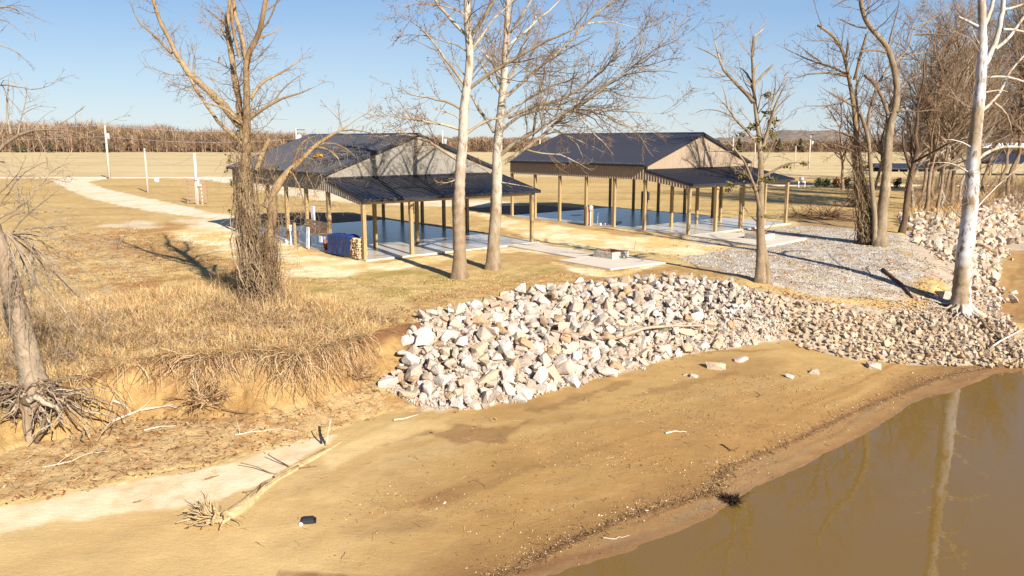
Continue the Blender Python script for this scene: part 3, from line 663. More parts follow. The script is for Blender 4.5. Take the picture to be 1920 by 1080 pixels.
b = MB(); b.box((-.1, -.11, .85), (.1, -.03, 1.22)); b.build('meter_box', M['grey'], r); b = MB(); b.box((-.11, -.125, 1.19), (.11, -.02, 1.23)); b.build('box_lid', M['white'], r)
r = small_post(553.5, 460, 1.38, .15, M['post'], 'short_timber_post', 'short treated timber post right of the grey meter box', 'post')
b = MB(); b.box((-.078, -.078, 1.36), (.078, .078, 1.385)); b.build('post_cap', M['plank'], r)
def hydrant(px, py, m, h, name, label):
    x_, y_, _ = gp(px, py); r = empty(name, (x_, y_, 0), TH1); tag(r, label, 'water hydrant')
    b = MB(); b.tube([(0, 0, -.1), (0, 0, h * .8)], .025, 8); b.build('pipe', M['galv'], r)
    b = MB(); b.tube([(0, 0, h * .76), (0, 0, h * .95), (0, 0, h)], [.055, .06, .035], 10); b.tube([(0, 0, h * .85), (.02, -.12, h * .82)], .025, 8); b.build('head', m, r)
    b = MB(); b.box((-.015, -.02, h), (.015, .22, h + .03)); b.build('handle', m, r)
hydrant(559, 459, M['red'], .82, 'yard_hydrant', 'yard hydrant with red head beside the short timber post')
hydrant(1120.5, 422, M['blue'], .92, 'yard_hydrant', 'yard hydrant with blue head beside the far pavilion slab')
b = MB(); b.tube([(0, 0, 0), (0, 0, .05), (0, 0, .2), (0, 0, .26)], [.1, .15, .15, .07], 12); o = b.build('white_jug', M['white'], None, True); o.location = gp(538.5, 457); tag(o, 'small white jug on the ground left of the meter post', 'jug')
# meter pedestal by the far pavilion
x_, y_, _ = gp(1105.5, 423); r = empty('meter_pedestal', (x_, y_, 0), TH2); tag(r, 'round galvanised meter on a white pipe between two short timber posts', 'meter pedestal')
for u in (-.28, .28):
    b = MB(); b.box((u - .075, -.02, -.2), (u + .075, .13, 1.42)); b.build('post', M['post'], r)
b = MB(); b.box((-.2, .03, .1), (.2, .06, 1.35)); b.build('back_board', M['rust'], r)
b = MB(); b.tube([(-.0, -.08, -.1), (-.0, -.08, 1.15)], .045, 10); b.build('conduit', M['white'], r)
b = MB(); b.tube([(-.0, -.08, 1.1), (-.0, -.08, 1.15), (0, -.08, 1.5), (0, -.08, 1.52)], [.1, .16, .16, .12], 16); b.build('meter_can', M['galv'], r, True)
for px, lb in ((1126, 'left'), (1133.5, 'right')):
    b = MB(); b.tube([(0, 0, -.05), (0, 0, .16), (0, 0, .165), (0, 0, .24), (0, 0, .25)], [.055, .055, .08, .08, .05], 10); o = b.build('capped_pipe', M['white']); o.location = gp(px, 424.5); tag(o, lb + ' of the two short white capped pipes beside the far slab', 'pipe', 'capped pipes by the far slab')
for i, (p, q) in enumerate((((1148, 418), (1165, 417)), ((1143, 420), (1160, 419.5)), ((1130, 419), (1139, 421)))):
    a_ = gp(*p, .1); b_ = gp(*q, .1); b = MB(); b.tube([(a_[0], a_[1], .15), (b_[0], b_[1], .15)], .05, 10); o = b.build('loose_pipe', M['white']); tag(o, ('longer white pipe lying on the far slab', 'white pipe lying in front of the longer one on the far slab', 'short bluish white pipe at the slab edge near the blue hydrant')[i], 'pipe')
b = MB(); b.box((-.5, -.25, 0), (.5, .25, .02)); o = b.build('loose_sheet', M['white']); o.location = gp(1080, 403.5, .102); o.rotation_euler = (0, 0, TH2); tag(o, 'flat white sheet lying on the far pavilion slab', 'sheet')
x_, y_, _ = gp(1211, 396); r = empty('electrical_panel', (x_, y_, 0), TH2); tag(r, 'dark electrical panel on short posts at the back of the far slab', 'electrical panel')
b = MB(); b.box((-.45, -.12, .75), (.1, .08, 1.75)); b.build('panel_box', M['dark'], r)
for u in (-.42, .22):
    b = MB(); b.box((u - .06, .08, -.2), (u + .06, .2, 1.8)); b.build('post', M['post'], r)
b = MB(); b.box((.12, -.1, 1.0), (.34, .08, 1.7)); b.build('breaker_box', M['grey'], r)
x_, y_, _ = gp(772.5, 421); r = empty('electrical_panel', (x_, y_, 0), TH1); tag(r, 'small dark electrical box on a post at the back of the near slab', 'electrical panel')
b = MB(); b.box((-.25, -.12, .8), (.15, .05, 1.65)); b.build('panel_box', M['dark'], r)
b = MB(); b.box((-.06, .05, -.2), (.06, .17, 1.9)); b.build('post', M['post'], r)
b = MB(); x_, y_, _ = gp(1188.5, 475); b.tube([(0, 0, -.1), (.02, 0, .3), (.1, 0, .75)], .012, 5); o = b.build('metal_stake', M['rust']); o.location = (x_, y_, 0); tag(o, 'thin rusty stake leaning beside the nearer fire pit pad', 'stake')
# poles
def pole(px, py, ptop, w, label, m='pole', extra=None, group='poles along the road'):
    x_, y_, _ = gp(px, py); h = CAM_H + at(px, ptop, y_)[2] - CAM_H
    r = empty('utility_pole', (x_, y_, 0)); tag(r, label, 'utility pole', group)
    rr = w / 2 * y_ / F_PX
    b = MB(); b.tube([(0, 0, -.3), (0, 0, h * .5), (0, 0, h)], [rr, rr * .88, rr * .75], 10); b.build('shaft', M[m], r, True)
    if extra == 'tr':
        b = MB(); b.tube([(.42, 0, h * .76), (.42, 0, h * .77), (.42, 0, h * .86), (.42, 0, h * .87)], [.18, .22, .22, .12], 12); b.build('transformer', M['galv'], r, True)
        b = MB(); b.box((0, -.04, h * .8), (.3, .04, h * .815)); b.tube([(.42, 0, h * .87), (.42, 0, h * .9)], .04, 6); b.build('bracket', M['dark'], r)
        b = MB(); b.tube([(0, 0, h), (0, 0, h + .25)], .06, 6); b.build('insulator', M['white'], r)
    if extra == 'arm':
        b = MB(); b.box((-.1, -.1, h - .35), (1.5, .1, h - .25)); b.build('crossarm', M['dark'], r)
        b = MB(); b.tube([(.5, 0, h - 2.6), (.5, 0, h - 2.55), (.5, 0, h - 1.2), (.5, 0, h - 1.15)], [.25, .33, .33, .2], 12); b.build('transformer', M['white'], r, True)
    return x_, y_, h
p1 = pole(205.5, 335.5, 237, 4.6, 'tall pale utility pole with a transformer, leftmost, by the road', extra='tr')
p2 = pole(277.5, 361, 278, 4.2, 'bare pale pole without crossarm standing on the lawn left of the step frame')
p3 = pole(559, 332, 240, 3.4, 'white topped utility pole behind the near pavilion roof', extra='arm')
p4 = pole(831, 338, 248, 3.2, 'pale utility pole with transformer seen between near pavilion roof and first sycamore', extra='tr')
p5 = pole(1012, 330, 256, 2.6, 'thin pole seen beyond the second sycamore and the far pavilion roof')
p6 = pole(1372, 325, 258, 3, 'white pole rising right behind the far pavilion gable')
pole(1414, 318, 268, 2.2, 'short far pole behind the trunk with mistletoe')
pole(1516, 318, 256, 2.6, 'white far pole with small transformer left of the twin trunks', extra='tr')
pole(1490, 315, 274, 2, 'thin short pole beside the white far pole')
pole(1576, 300, 262, 1.8, 'distant pole just left of the vine covered trunk')
# pole with meter boxes and two step frames
x_, y_, h = pole(371, 383, 287, 7, 'pale pole carrying grey meter boxes between two step frames', 'pole'); r = [o for o in C.objects if o.name.startswith('utility_pole')][-1]
r = max((o for o in C.objects if o.name.split('.')[0] == 'utility_pole'), key=lambda o: o.name)
b = MB(); b.box((-.02, -.3, 2.4), (.22, -.16, 3.1)); b.box((.2, -.32, 1.8), (.42, -.16, 2.5)); b.build('meter_box', M['grey'], r)
b = MB(); b.tube([(.5, 0, -.2), (.42, 0, 2.3)], .07, 8); b.tube([(-.12, -.1, 0), (-.1, -.1, 2.2)], .05, 8); b.build('conduit', M['pole'], r)
for px, lb in ((361, 'left'), (383.5, 'right')):
    xx, yy, _ = gp(px, 383); s_ = empty('step_frame', (xx, yy, 0)); tag(s_, lb + ' of the two wooden step frames beside the meter pole', 'step frame', 'step frames at the meter pole')
    w_ = .42 if lb == 'left' else .3
    for u in (-w_, w_):
        b = MB(); b.box((u - .05, -.05, -.1), (u + .05, .05, 2.3)); b.build('upright', M['plank'], s_)
    bm = MB(); bm.box((-w_ - .05, -.08, 0), (w_ + .05, -.052, .15)); me = bm.mesh('step'); me.materials.append(M['plank'])
    for k in range(6): link('step', me, None, s_, (0, 0, .15 + k * .38))
b = MB(); b.box((-1.1, -.15, 2.32), (1.6, .1, 2.42)); o = b.build('cross_plank', M['plank']); o.location = (x_, y_, 0); tag(o, 'plank laid across the two step frames behind the meter boxes', 'plank')
b = MB(); b.tube([(0, 0, 0), (0, 0, .1), (0, 0, .5), (0, 0, .62)], [.3, .36, .3, .1], 10); o = b.build('white_tank', M['white'], None, True); o.location = gp(294, 341); tag(o, 'small white rounded tank on the lawn right of the bare pole', 'tank')
def wire(a, b_, sag, label):
    pts = [np.array(a) * (1 - t) + np.array(b_) * t - np.array((0, 0, sag * 4 * t * (1 - t))) for t in np.linspace(0, 1, 25)]
    b = MB(); b.tube(pts, .02, 4, cap=False); o = b.build('power_line', M['galv']); tag(o, label, 'power line', 'overhead power lines')
wire((p1[0] - 70, p1[1] + 4, p1[2] + .9), (p1[0], p1[1], p1[2] + .2), 1.0, 'upper overhead wire running left from the leftmost utility pole')
wire((p1[0] - 70, p1[1] + 4, p1[2] - 1.0), (p1[0], p1[1], p1[2] - 1.6), 1.0, 'lower overhead wire running left from the leftmost utility pole')
wire((p1[0], p1[1], p1[2] + .2), (p3[0], p3[1], p3[2]), .8, 'upper overhead wire between the leftmost pole and the pole behind the near roof')
wire((p1[0], p1[1], p1[2] - 1.6), (p3[0], p3[1], p3[2] - 1.8), .8, 'lower overhead wire between the leftmost pole and the pole behind the near roof')
wire((p2[0], p2[1], p2[2] - .15), (x_, y_, h - .1), 1.4, 'slack wire from the bare pole to the meter pole')
# well house tank on posts, right of the far pavilion
xx, yy, _ = gp(1502, 351); r = empty('pressure_tank', (xx, yy, 0)); tag(r, 'small galvanised tank on white legs right of the far pavilion', 'tank')
b = MB(); b.tube([(0, 0, .75), (0, 0, .85), (0, 0, 1.3), (0, 0, 1.4)], [.2, .3, .3, .15], 12); b.build('tank_body', M['galv'], r, True)
for u in (-.35, .5):
    b = MB(); b.box((u - .05, -.05, -.1), (u + .05, .05, .75)); b.build('leg', M['white'], r)
b = MB(); b.box((-.45, -.06, .68), (.55, .06, .76)); b.build('shelf', M['white'], r)
# far shelters glimpsed through the riverside trees
def shed(px0, px1, pyb, pye, pyr, label, m, wallh=False, posts=8, depth=7):
    Y = P(px0, pyb)[1]; x0 = at(px0, pyb, Y)[0]; x1 = at(px1, pyb, Y)[0]; e = at(px0, pye, Y)[2]; a_ = at(px0, pyr, Y)[2]
    r = empty('far_shelter', (x0, Y, 0)); tag(r, label, 'shelter'); W = x1 - x0
    b = MB(); b.add([(-.4, -.4, e), (W + .4, -.4, e), (W + .4, depth / 2, a_), (-.4, depth / 2, a_), (-.4, depth + .4, e), (W + .4, depth + .4, e), (-.4, -.4, e - .25), (W + .4, -.4, e - .25), (-.4, depth + .4, e - .25), (W + .4, depth + .4, e - .25)],
                    [np.array([(0, 1, 2, 3), (3, 2, 5, 4), (6, 7, 1, 0), (8, 4, 5, 9), (6, 8, 9, 7)]), np.array([(0, 3, 4), (1, 5, 2)])]); b.build('roof', m, r)
    for i in range(posts):
        for v in (0, depth):
            b = MB(); u = i * W / (posts - 1); b.box((u - .12, v - .12, -.2), (u + .12, v + .12, e)); b.build('post', M['post'], r)
    if wallh: b = MB(); b.box((0, depth * .5, -.1), (W, depth * .5 + .2, e * .55)); b.build('wall', M['wall'], r)
    return r
shed(1856, 1990, 330, 305, 288, 'dark roofed open shelter behind the white sycamore at the right edge', M['roof'], posts=7)
shed(1650, 1790, 322, 315, 307, 'low dark roofed shelter seen between the riverside trunks', M['roof'], True, posts=9)
shed(1838, 1985, 288, 276, 268, 'pale roofed barn far off at the right edge', M['white'], True, posts=4, depth=14)
# ------------------------------------------------------------------ rocks
def hull_rock(seed, n=15, sq=(1, .8, .62)):
    r = random.Random(seed); bm = bmesh.new()
    for _ in range(n):
        v = Vector([r.uniform(-1, 1) for _ in range(3)]); m = max(abs(c) for c in v); v = v / m * (.55 + .45 * r.random()) if r.random() < .8 else v.normalized()
        bm.verts.new((v.x * sq[0] * .5, v.y * sq[1] * .5, v.z * sq[2] * .5))
    res = bmesh.ops.convex_hull(bm, input=bm.verts)
    bmesh.ops.delete(bm, geom=[g for g in res['geom_interior'] if isinstance(g, bmesh.types.BMVert)], context='VERTS')
    loose = [v for v in bm.verts if not v.link_faces]; bmesh.ops.delete(bm, geom=loose, context='VERTS')
    bmesh.ops.triangulate(bm, faces=bm.faces)
    vs = np.array([v.co[:] for v in bm.verts]); bm.verts.index_update(); fs = np.array([[v.index for v in f.verts] for f in bm.faces]); bm.free()
    return vs, fs
ROCKC = [S(c[0], c[1] - 2, c[2] - 2, 2.05) for c in ((246,228,208), (240,220,198), (230,210,188), (248,236,220), (220,198,174), (236,212,186), (242,222,198), (210,188,164), (234,206,172), (240,226,210))]
ODD = [S(*c, 2.0) for c in ((222,182,128), (196,160,118), (150,128,108), (214,178,140))]
SHAPES = [hull_rock(100 + i, random.randint(18, 28), (1, random.uniform(.68, .92), random.uniform(.5, .78))) for i in range(16)]
LOWS = [hull_rock(500 + i, 9, (1, random.uniform(.68, .92), random.uniform(.5, .78))) for i in range(8)]
def rotm(n, tilt=1.0):
    """n random rotation matrices"""
    q = rng.normal(size=(n, 4)); q[:, 0] += (1 - tilt) * 2; q = norm(q); w, a, b, c = q.T
    return np.stack([np.stack([1-2*(b*b+c*c), 2*(a*b-c*w), 2*(a*c+b*w)], 1), np.stack([2*(a*b+c*w), 1-2*(a*a+c*c), 2*(b*c-a*w)], 1), np.stack([2*(a*c-b*w), 2*(b*c+a*w), 1-2*(a*a+b*b)], 1)], 1)
def scatter(poly, dens, w=.3, seed=0):
    lo = poly.min(0); hi = poly.max(0); n = int((hi[0] - lo[0]) * (hi[1] - lo[1]) * dens)
    x = rng.uniform(lo[0], hi[0], n); y = rng.uniform(lo[1], hi[1], n)
    k = rng.random(n) < soft(poly, x, y, w, seed)
    return x[k], y[k]
def relax(x, y, s, f=.42):
    """drop points that crowd bigger neighbours (grid hash)"""
    order = np.argsort(-s); keep = np.ones(len(x), bool); cell = {}
    for i in order:
        cx, cy = int(x[i] / .5), int(y[i] / .5); ok = True
        for a in (cx - 1, cx, cx + 1):
            for b in (cy - 1, cy, cy + 1):
                for j in cell.get((a, b), ()):
                    if (x[i] - x[j]) ** 2 + (y[i] - y[j]) ** 2 < ((s[i] + s[j]) * f) ** 2: ok = False; break
                if not ok: break
            if not ok: break
        if ok: cell.setdefault((cx, cy), []).append(i)
        else: keep[i] = False
    return keep
# the big riprap pile
PA = poly_w([(790,606),(830,586),(900,576),(970,556),(1050,543),(1150,534),(1250,522),(1330,528),(1400,545),(1440,560),(1475,590),(1478,634),(1400,645),(1280,664),(1130,707),(1000,740),(930,758),(870,768),(800,764),(740,740),(716,716),(735,690),(762,668),(770,630)])
x1_, y1_ = scatter(PA, 80, .25, 81)
s1_ = np.exp(rng.normal(-1.42, .48, len(x1_))).clip(.12, .74)
a_ = x1_ / y1_; s1_ *= np.interp(a_, [-.15, -.05, .15, .25, .34], [1.05, 1.05, 1.0, .8, .5])
kk = relax(x1_, y1_, s1_, .37); x1_, y1_, s1_ = x1_[kk], y1_[kk], s1_[kk]
print('big rocks', len(x1_))
# second layer on top of the first
x2_, y2_ = scatter(PA, 12, .05, 82); s2_ = np.exp(rng.normal(-1.32, .4, len(x2_))).clip(.15, .66) * np.interp(x2_ / y2_, [.1, .3], [1, .5])
in2 = inside(PA + (np.array([0., 0.])), x2_, y2_); kk = relax(x2_, y2_, s2_, .55) & in2; x2_, y2_, s2_ = x2_[kk], y2_[kk], s2_[kk]
X = np.concatenate([x1_, x2_]); Y = np.concatenate([y1_, y2_]); Sz = np.concatenate([s1_, s2_]); lay = np.concatenate([np.zeros(len(x1_)), np.ones(len(x2_))])
Zr = height(X, Y) + Sz * .16 + lay * (.16 + Sz * .08)
# smaller stones over the right-hand point, and the far strips
PB = poly_w([(1400,560),(1470,560),(1560,575),(1640,590),(1720,588),(1790,600),(1860,590),(1885,612),(1925,650),(1960,680),(1880,688),(1700,685),(1560,668),(1480,640),(1440,600)])
x3, y3 = scatter(PB, 220, .5, 83); s3 = np.exp(rng.normal(-1.9, .3, len(x3))).clip(.07, .38)
k3 = rng.random(len(x3)) < np.clip(.92 - 1.4 * np.clip(fbm(x3 * .5, y3 * .5, 84) - .12, 0, 1), .15, 1); x3, y3, s3 = x3[k3], y3[k3], s3[k3]
kk = relax(x3, y3, s3, .42); x3, y3, s3 = x3[kk], y3[kk], s3[kk]; print('small rocks', len(x3))
PC = poly_w([(1690,416),(1730,404),(1790,405),(1830,392),(1895,366),(1930,360),(2000,358),(2000,405),(1925,415),(1896,446),(1862,505),(1885,585),(1865,600),(1825,545),(1790,500),(1740,470),(1700,436)])
x4, y4 = scatter(PC, 11, .9, 85); s4 = np.exp(rng.normal(-.95, .33, len(x4))).clip(.2, .85) * np.interp(y4, [36, 50], [.5, 1]); kk = relax(x4, y4, s4, .42); x4, y4, s4 = x4[kk], y4[kk], s4[kk]; print('far rocks', len(x4))
PD = poly_w([(1500,545),(1600,560),(1700,560),(1760,560),(1800,600),(1700,590),(1560,576),(1480,560)])
x5, y5 = scatter(PD, 30, 1.5, 86); s5 = np.exp(rng.normal(-2.3, .35, len(x5))).clip(.05, .25)
x6, y6 = scatter(PA, 170, .3, 87); s6 = np.exp(rng.normal(-2.15, .3, len(x6))).clip(.05, .16)     # chips between the big ones
X = np.concatenate([X, x3, x4, x5, x6]); Y = np.concatenate([Y, y3, y4, y5, y6]); Sz = np.concatenate([Sz, s3, s4, s5, s6])
Zr = np.concatenate([Zr, height(x3, y3) + s3 * .22 + rng.random(len(x3)) * .04, height(x4, y4) + s4 * .2 + rng.random(len(x4)) * .15, height(x5, y5) + s5 * .15, height(x6, y6) + s6 * .2])
ang = Sz / np.hypot(X, Y); big = np.argsort(-ang * (Sz > .2))[:300]; isb = np.zeros(len(X), bool); isb[big] = True
tone = rng.integers(0, len(ROCKC), len(X)); oddm = rng.random(len(X)) < .045
RC = np.array(ROCKC)[tone]; RC[oddm] = np.array(ODD)[rng.integers(0, len(ODD), oddm.sum())]
dr = np.clip((Y - 38) / 6, 0, 1)[:, None] * (1 - .25); RC = RC * (1 - dr * .25 * np.array([0.1, .25, .6]))
dk_ = np.isin(np.arange(len(X)), np.arange(len(x1_) + len(x2_), len(x1_) + len(x2_) + len(x3))); RC[dk_] *= np.array([.92, .84, .7])
def rock_mass(name, sel, **kw):
    vs = []; fs = []; cs = []; n = 0
    sh_ = rng.integers(0, len(SHAPES), len(X))
    for k, (v, f) in enumerate(SHAPES + LOWS):
        m = np.where(sel & ((sh_ == k) & (Sz >= .17) if k < 16 else (sh_ % 8 == k - 16) & (Sz < .17)))[0]
        if not len(m): continue
        R = rotm(len(m), .6); sc_ = Sz[m][:, None] * rng.uniform(.85, 1.15, (len(m), 3))
        vv = np.einsum('nij,nkj->nki', R, v[None] * sc_[:, None, :]) + np.stack([X[m], Y[m], Zr[m]], 1)[:, None]
        vs.append(vv.reshape(-1, 3)); fs.append((f[None] + (n + np.arange(len(m)) * len(v))[:, None, None]).reshape(-1, 3)); n += len(m) * len(v)
        cs.append(np.repeat(RC[m] * rng.uniform(.8, 1.03, (len(m), 1)), len(v), 0))
    return link(name, mesh_np(name, np.concatenate(vs), np.concatenate(fs), np.concatenate(cs)), M['rock'])
o = rock_mass('riprap_stones', ~isb); o['kind'] = 'stuff'
protos = []; PA_lo = poly_w([(716,716),(740,740),(800,764),(870,768),(930,758),(1000,740),(1130,707),(1280,664),(1400,645),(1478,634)]); PA_lo = PA_lo[np.argsort(PA_lo[:, 0])]
for k in range(24):
    v, f = SHAPES[k % 16] if k < 16 else hull_rock(300 + k, 24, (1, random.uniform(.6, .9), random.uniform(.4, .65)))
    c = ROCKC[k % len(ROCKC)] if k % 12 != 11 else ODD[k % 4]
    me = mesh_np('rock', v, f, np.tile(c, (len(v), 1))); me.materials.append(M['rock']); protos.append(me)
for i in big:
    far = Y[i] > 38
    o = link('rock', random.choice(protos)); s_ = float(Sz[i]); o.location = (float(X[i]), float(Y[i]), float(Zr[i]))
    o.scale = (s_ * random.uniform(.95, 1.2), s_ * random.uniform(.9, 1.1), s_ * random.uniform(.9, 1.15)); o.rotation_euler = (random.gauss(0, .5), random.gauss(0, .5), random.uniform(0, 6.28))
    z1 = 'left end' if X[i] < 0.2 else ('middle' if X[i] < 5.5 else 'right end'); tt = (Y[i] - np.interp(X[i], PA_lo[:, 0], PA_lo[:, 1])) / 4.5; z2 = 'foot' if tt < .3 else ('slope' if tt < .75 else 'crest'); big_ = 'very large' if s_ > .62 else 'large' if s_ > .48 else 'medium sized'
    if far: tag(o, 'angular pale rock in the far stone bank right of the riverside trunks', 'rock', 'rocks of the far stone bank')
    else: tag(o, '%s angular pale rock on the %s of the riprap pile, towards its %s' % (big_, z2, z1), 'rock', 'large rocks of the riprap pile')
for px, py, w, lb in ((1341,690,38,'largest pale rock lying loose on the sand below the riprap'), (1390,678,28,'flat topped pale rock loose on the sand right of the largest'), (1300,707,18,'small pale stone on the sand just left of the largest loose rock'), (1286,704,13,'smallest stone on the sand left of the largest loose rock'),
                      (1480,708,20,'flat broken stone on the sand left of the oblong one'), (1526,700,24,'oblong pale stone on the sand below the stony point'), (1637,690,30,'pale rock on wet sand below the stony point, farthest right'), (1901,550,16,'lone brown stone on the sand behind the white sycamore'), (1775,560,44,'flat pale boulder at the foot of the white sycamore')):
    q = PT(px, py); s_ = w * q[1] / F_PX / .95; o = link('rock', random.choice(protos[:11])); o.location = (q[0], q[1], q[2] + s_ * .12); o.scale = (s_, s_ * .8, s_ * .8); o.rotation_euler = (random.gauss(0, .15), random.gauss(0, .15), random.uniform(-.5, .5)); tag(o, lb, 'rock')
# pebbles, shells and bits on the sand
def bits(name, x, y, s, cols_, m, flat=.5, lift=.1):
    v, f = LOWS[3]; n = len(x); R = rotm(n, .5); sc_ = s[:, None] * rng.uniform(.7, 1.3, (n, 3)) * np.array([1, 1, flat])
    vv = np.einsum('nij,nkj->nki', R, v[None] * sc_[:, None, :]) + np.stack([x, y, height(x, y) + s * lift], 1)[:, None]
    c = np.array(cols_)[rng.integers(0, len(cols_), n)]
    o = link(name, mesh_np(name, vv.reshape(-1, 3), (f[None] + (np.arange(n) * len(v))[:, None, None]).reshape(-1, 3), np.repeat(c, len(v), 0)), m); o['kind'] = 'stuff'
bp_ = poly_w([(500,1075),(700,900),(1000,800),(1300,700),(1600,690),(1850,692),(1700,760),(1500,850),(1300,950),(1050,1070)])
xa, ya = scatter(bp_, 50, 1, 91); k = rng.random(len(xa)) < np.clip(.25 + fbm(xa * .5, ya * .9, 92) * 1.6, .03, 1); xa, ya = xa[k], ya[k]
SHL = poly_w(WRACK); tt_ = rng.random(1700) * (len(SHL) - 1); ti_ = np.minimum(tt_.astype(int), len(SHL) - 2); fb = (tt_ - ti_)[:, None]; pb_ = SHL[ti_] * (1 - fb) + SHL[ti_ + 1] * fb + rng.normal(0, .1, (1700, 2)) + np.abs(rng.normal(0, .3, (1700, 1))) * [-.3, .9]; xb, yb = pb_[:, 0], pb_[:, 1]; xa = np.concatenate([xa, xb]); ya = np.concatenate([ya, yb])
bits('beach_pebbles', xa, ya, np.exp(rng.normal(-3.5, .35, len(xa))), [S(*c) for c in ((216,184,136), (200,164,116), (140,100,64), (120,84,56), (180,134,86), (234,212,178))], M['rock'])
gx, gy_ = scatter(GRAVP, 62, .6, 98); k = rng.random(len(gx)) < np.interp(gy_, [36, 60], [1, .35]); gx, gy_ = gx[k], gy_[k]; print('gravel', len(gx))
def grit(name, x, y, s, cols_):
    n = len(x); O = np.array([(1, 0, 0), (0, 1, 0), (-1, 0, 0), (0, -1, 0), (0, 0, .7), (0, 0, -.7)]) * .5; f = np.array([(0, 1, 4), (1, 2, 4), (2, 3, 4), (3, 0, 4)])
    R = rotm(n, .4); vv = np.einsum('nij,nkj->nki', R, O[None] * (s[:, None] * rng.uniform(.6, 1.3, (n, 3)))[:, None, :]) + np.stack([x, y, height(x, y) + s * .12], 1)[:, None]
    o = link(name, mesh_np(name, vv.reshape(-1, 3), (f[None] + (np.arange(n) * 6)[:, None, None]).reshape(-1, 3), np.repeat(np.array(cols_)[rng.integers(0, len(cols_), n)], 6, 0)), M['rock']); o['kind'] = 'stuff'
grit('gravel', gx, gy_, rng.uniform(.035, .1, len(gx)), [S(*c, 1.9) for c in ((234,222,204), (208,194,174), (224,212,192), (184,164,140), (242,234,220))])
fx, fy_ = scatter(bp_, 95, 1, 99); k = rng.random(len(fx)) < np.clip(.2 + fbm(fx * .35, fy_ * .8, 100) * 2, .02, 1); fx, fy_ = fx[k], fy_[k]
grit('sand_flecks', fx, fy_, rng.uniform(.015, .045, len(fx)), [S(*c) for c in ((130,92,58), (150,110,70), (232,206,164), (110,78,50), (196,150,98))])
# fallen leaves
def leaves(name, x, y, s, cols_, lift=.02):
    n = len(x); a = rng.uniform(0, 6.28, n); t = rng.normal(0, .5, n); t2 = rng.normal(0, .5, n)
    u = np.stack([np.cos(a), np.sin(a), np.sin(t)], 1); w = np.stack([-np.sin(a), np.cos(a), np.sin(t2)], 1) * .6
    p = np.stack([x, y, height(x, y) + lift], 1); s = s[:, None]
    v = np.stack([p - u * s, p - w * s + [0, 0, .01], p + u * s, p + w * s], 1)
    c = np.array(cols_)[rng.integers(0, len(cols_), n)]
    o = link(name, mesh_np(name, v.reshape(-1, 3), np.arange(n * 4).reshape(-1, 4), np.repeat(c, 4, 0)), M['leaf']); o['kind'] = 'stuff'
LC = [S(*c) for c in ((180,118,72), (154,100,62), (204,150,96), (136,90,60), (216,172,118), (120,84,58))]
lx, ly, ls = [], [], []
for pl, d, w, th in (([(0,860),(230,785),(480,780),(600,755),(700,720),(735,770),(560,826),(420,868),(250,897),(0,948)], 70, .4, .1), ([(100,430),(300,425),(400,460),(440,520),(400,560),(150,560),(40,520)], 16, 2, .2),
                     ([(760,600),(900,570),(1060,535),(1240,515),(1400,525),(1480,560),(1250,545),(1050,560),(900,590),(800,625)], 60, .6, .2), ([(1400,520),(1500,545),(1600,560),(1720,560),(1790,600),(1700,600),(1500,580),(1420,560)], 90, .8, .3),
                     ([(1300,480),(1500,450),(1640,455),(1720,480),(1740,560),(1600,560),(1400,530)], 22, 1.5, .25), ([(1690,520),(1760,470),(1800,520),(1860,590),(1800,600),(1740,580)], 60, .8, .3), ([(1060,500),(1300,490),(1400,470),(1290,455),(1180,470)], 14, 1, .3), ([(440,520),(700,520),(1000,520),(1000,545),(700,600),(500,600)], 9, 2, .2),
                     ([(740,560),(860,620),(1100,560),(1250,530),(1470,600),(1280,660),(1000,735),(800,760),(720,700)], 22, .4, .4), ([(700,740),(800,770),(1000,745),(900,830),(800,830)], 8, .6, .5)):
    q = poly_w(pl); a, b = scatter(q, d, w, 95); k = rng.random(len(a)) < np.clip(.5 + fbm(a * .9, b * .9, 96) * 1.5 - th, 0.05, 1); lx.append(a[k]); ly.append(b[k])
lx = np.concatenate(lx); ly = np.concatenate(ly); print('leaves', len(lx)); leaves('fallen_leaves', lx, ly, rng.uniform(.025, .065, len(lx)), LC, .03)
# ------------------------------------------------------------------ dry grass
def blades(name, x, y, h, cols_, w=.012, lean=.35, K=4, clump=None, mt='grass'):
    n = len(x); a = rng.uniform(0, 6.28, n); ln = np.abs(rng.normal(lean, lean * .6, n)); d = np.stack([np.cos(a), np.sin(a)], 1)
    t = np.linspace(0, 1, K); z0 = height(x, y) - .02
    ox = d[:, 0:1] * ln[:, None] * h[:, None] * t[None] ** 1.8; oy = d[:, 1:2] * ln[:, None] * h[:, None] * t[None] ** 1.8
    zz = z0[:, None] + h[:, None] * (t[None] - .35 * ln[:, None] * t[None] ** 2)
    C0 = np.stack([x[:, None] + ox, y[:, None] + oy, zz], 2)
    b = rng.uniform(0, 3.14, n); sd = np.stack([np.cos(b), np.sin(b), 0 * b], 1)[:, None, :] * (w * (1 - t * .85))[None, :, None]
    v = np.stack([C0 - sd, C0 + sd], 2).reshape(n, K * 2, 3)
    q = np.array([(2 * i, 2 * i + 1, 2 * i + 3, 2 * i + 2) for i in range(K - 1)])
    c = np.array(cols_)[rng.integers(0, len(cols_), n)] * rng.uniform(.85, 1.15, (n, 1)) * (1 + .32 * fbm(x * .9, y * .9, 160) - .1)[:, None] ** np.array([1, 1.15, 1.35])
    o = link(name, mesh_np(name, v.reshape(-1, 3), (q[None] + (np.arange(n) * K * 2)[:, None, None]).reshape(-1, 4), np.repeat(c, K * 2, 0)), M[mt]); o['kind'] = 'stuff'; return o
GC = [S(*c, 1.55) for c in ((240,204,146), (226,184,122), (244,216,164), (208,162,104), (186,138,92), (232,196,134), (160,118,80), (214,186,128))]
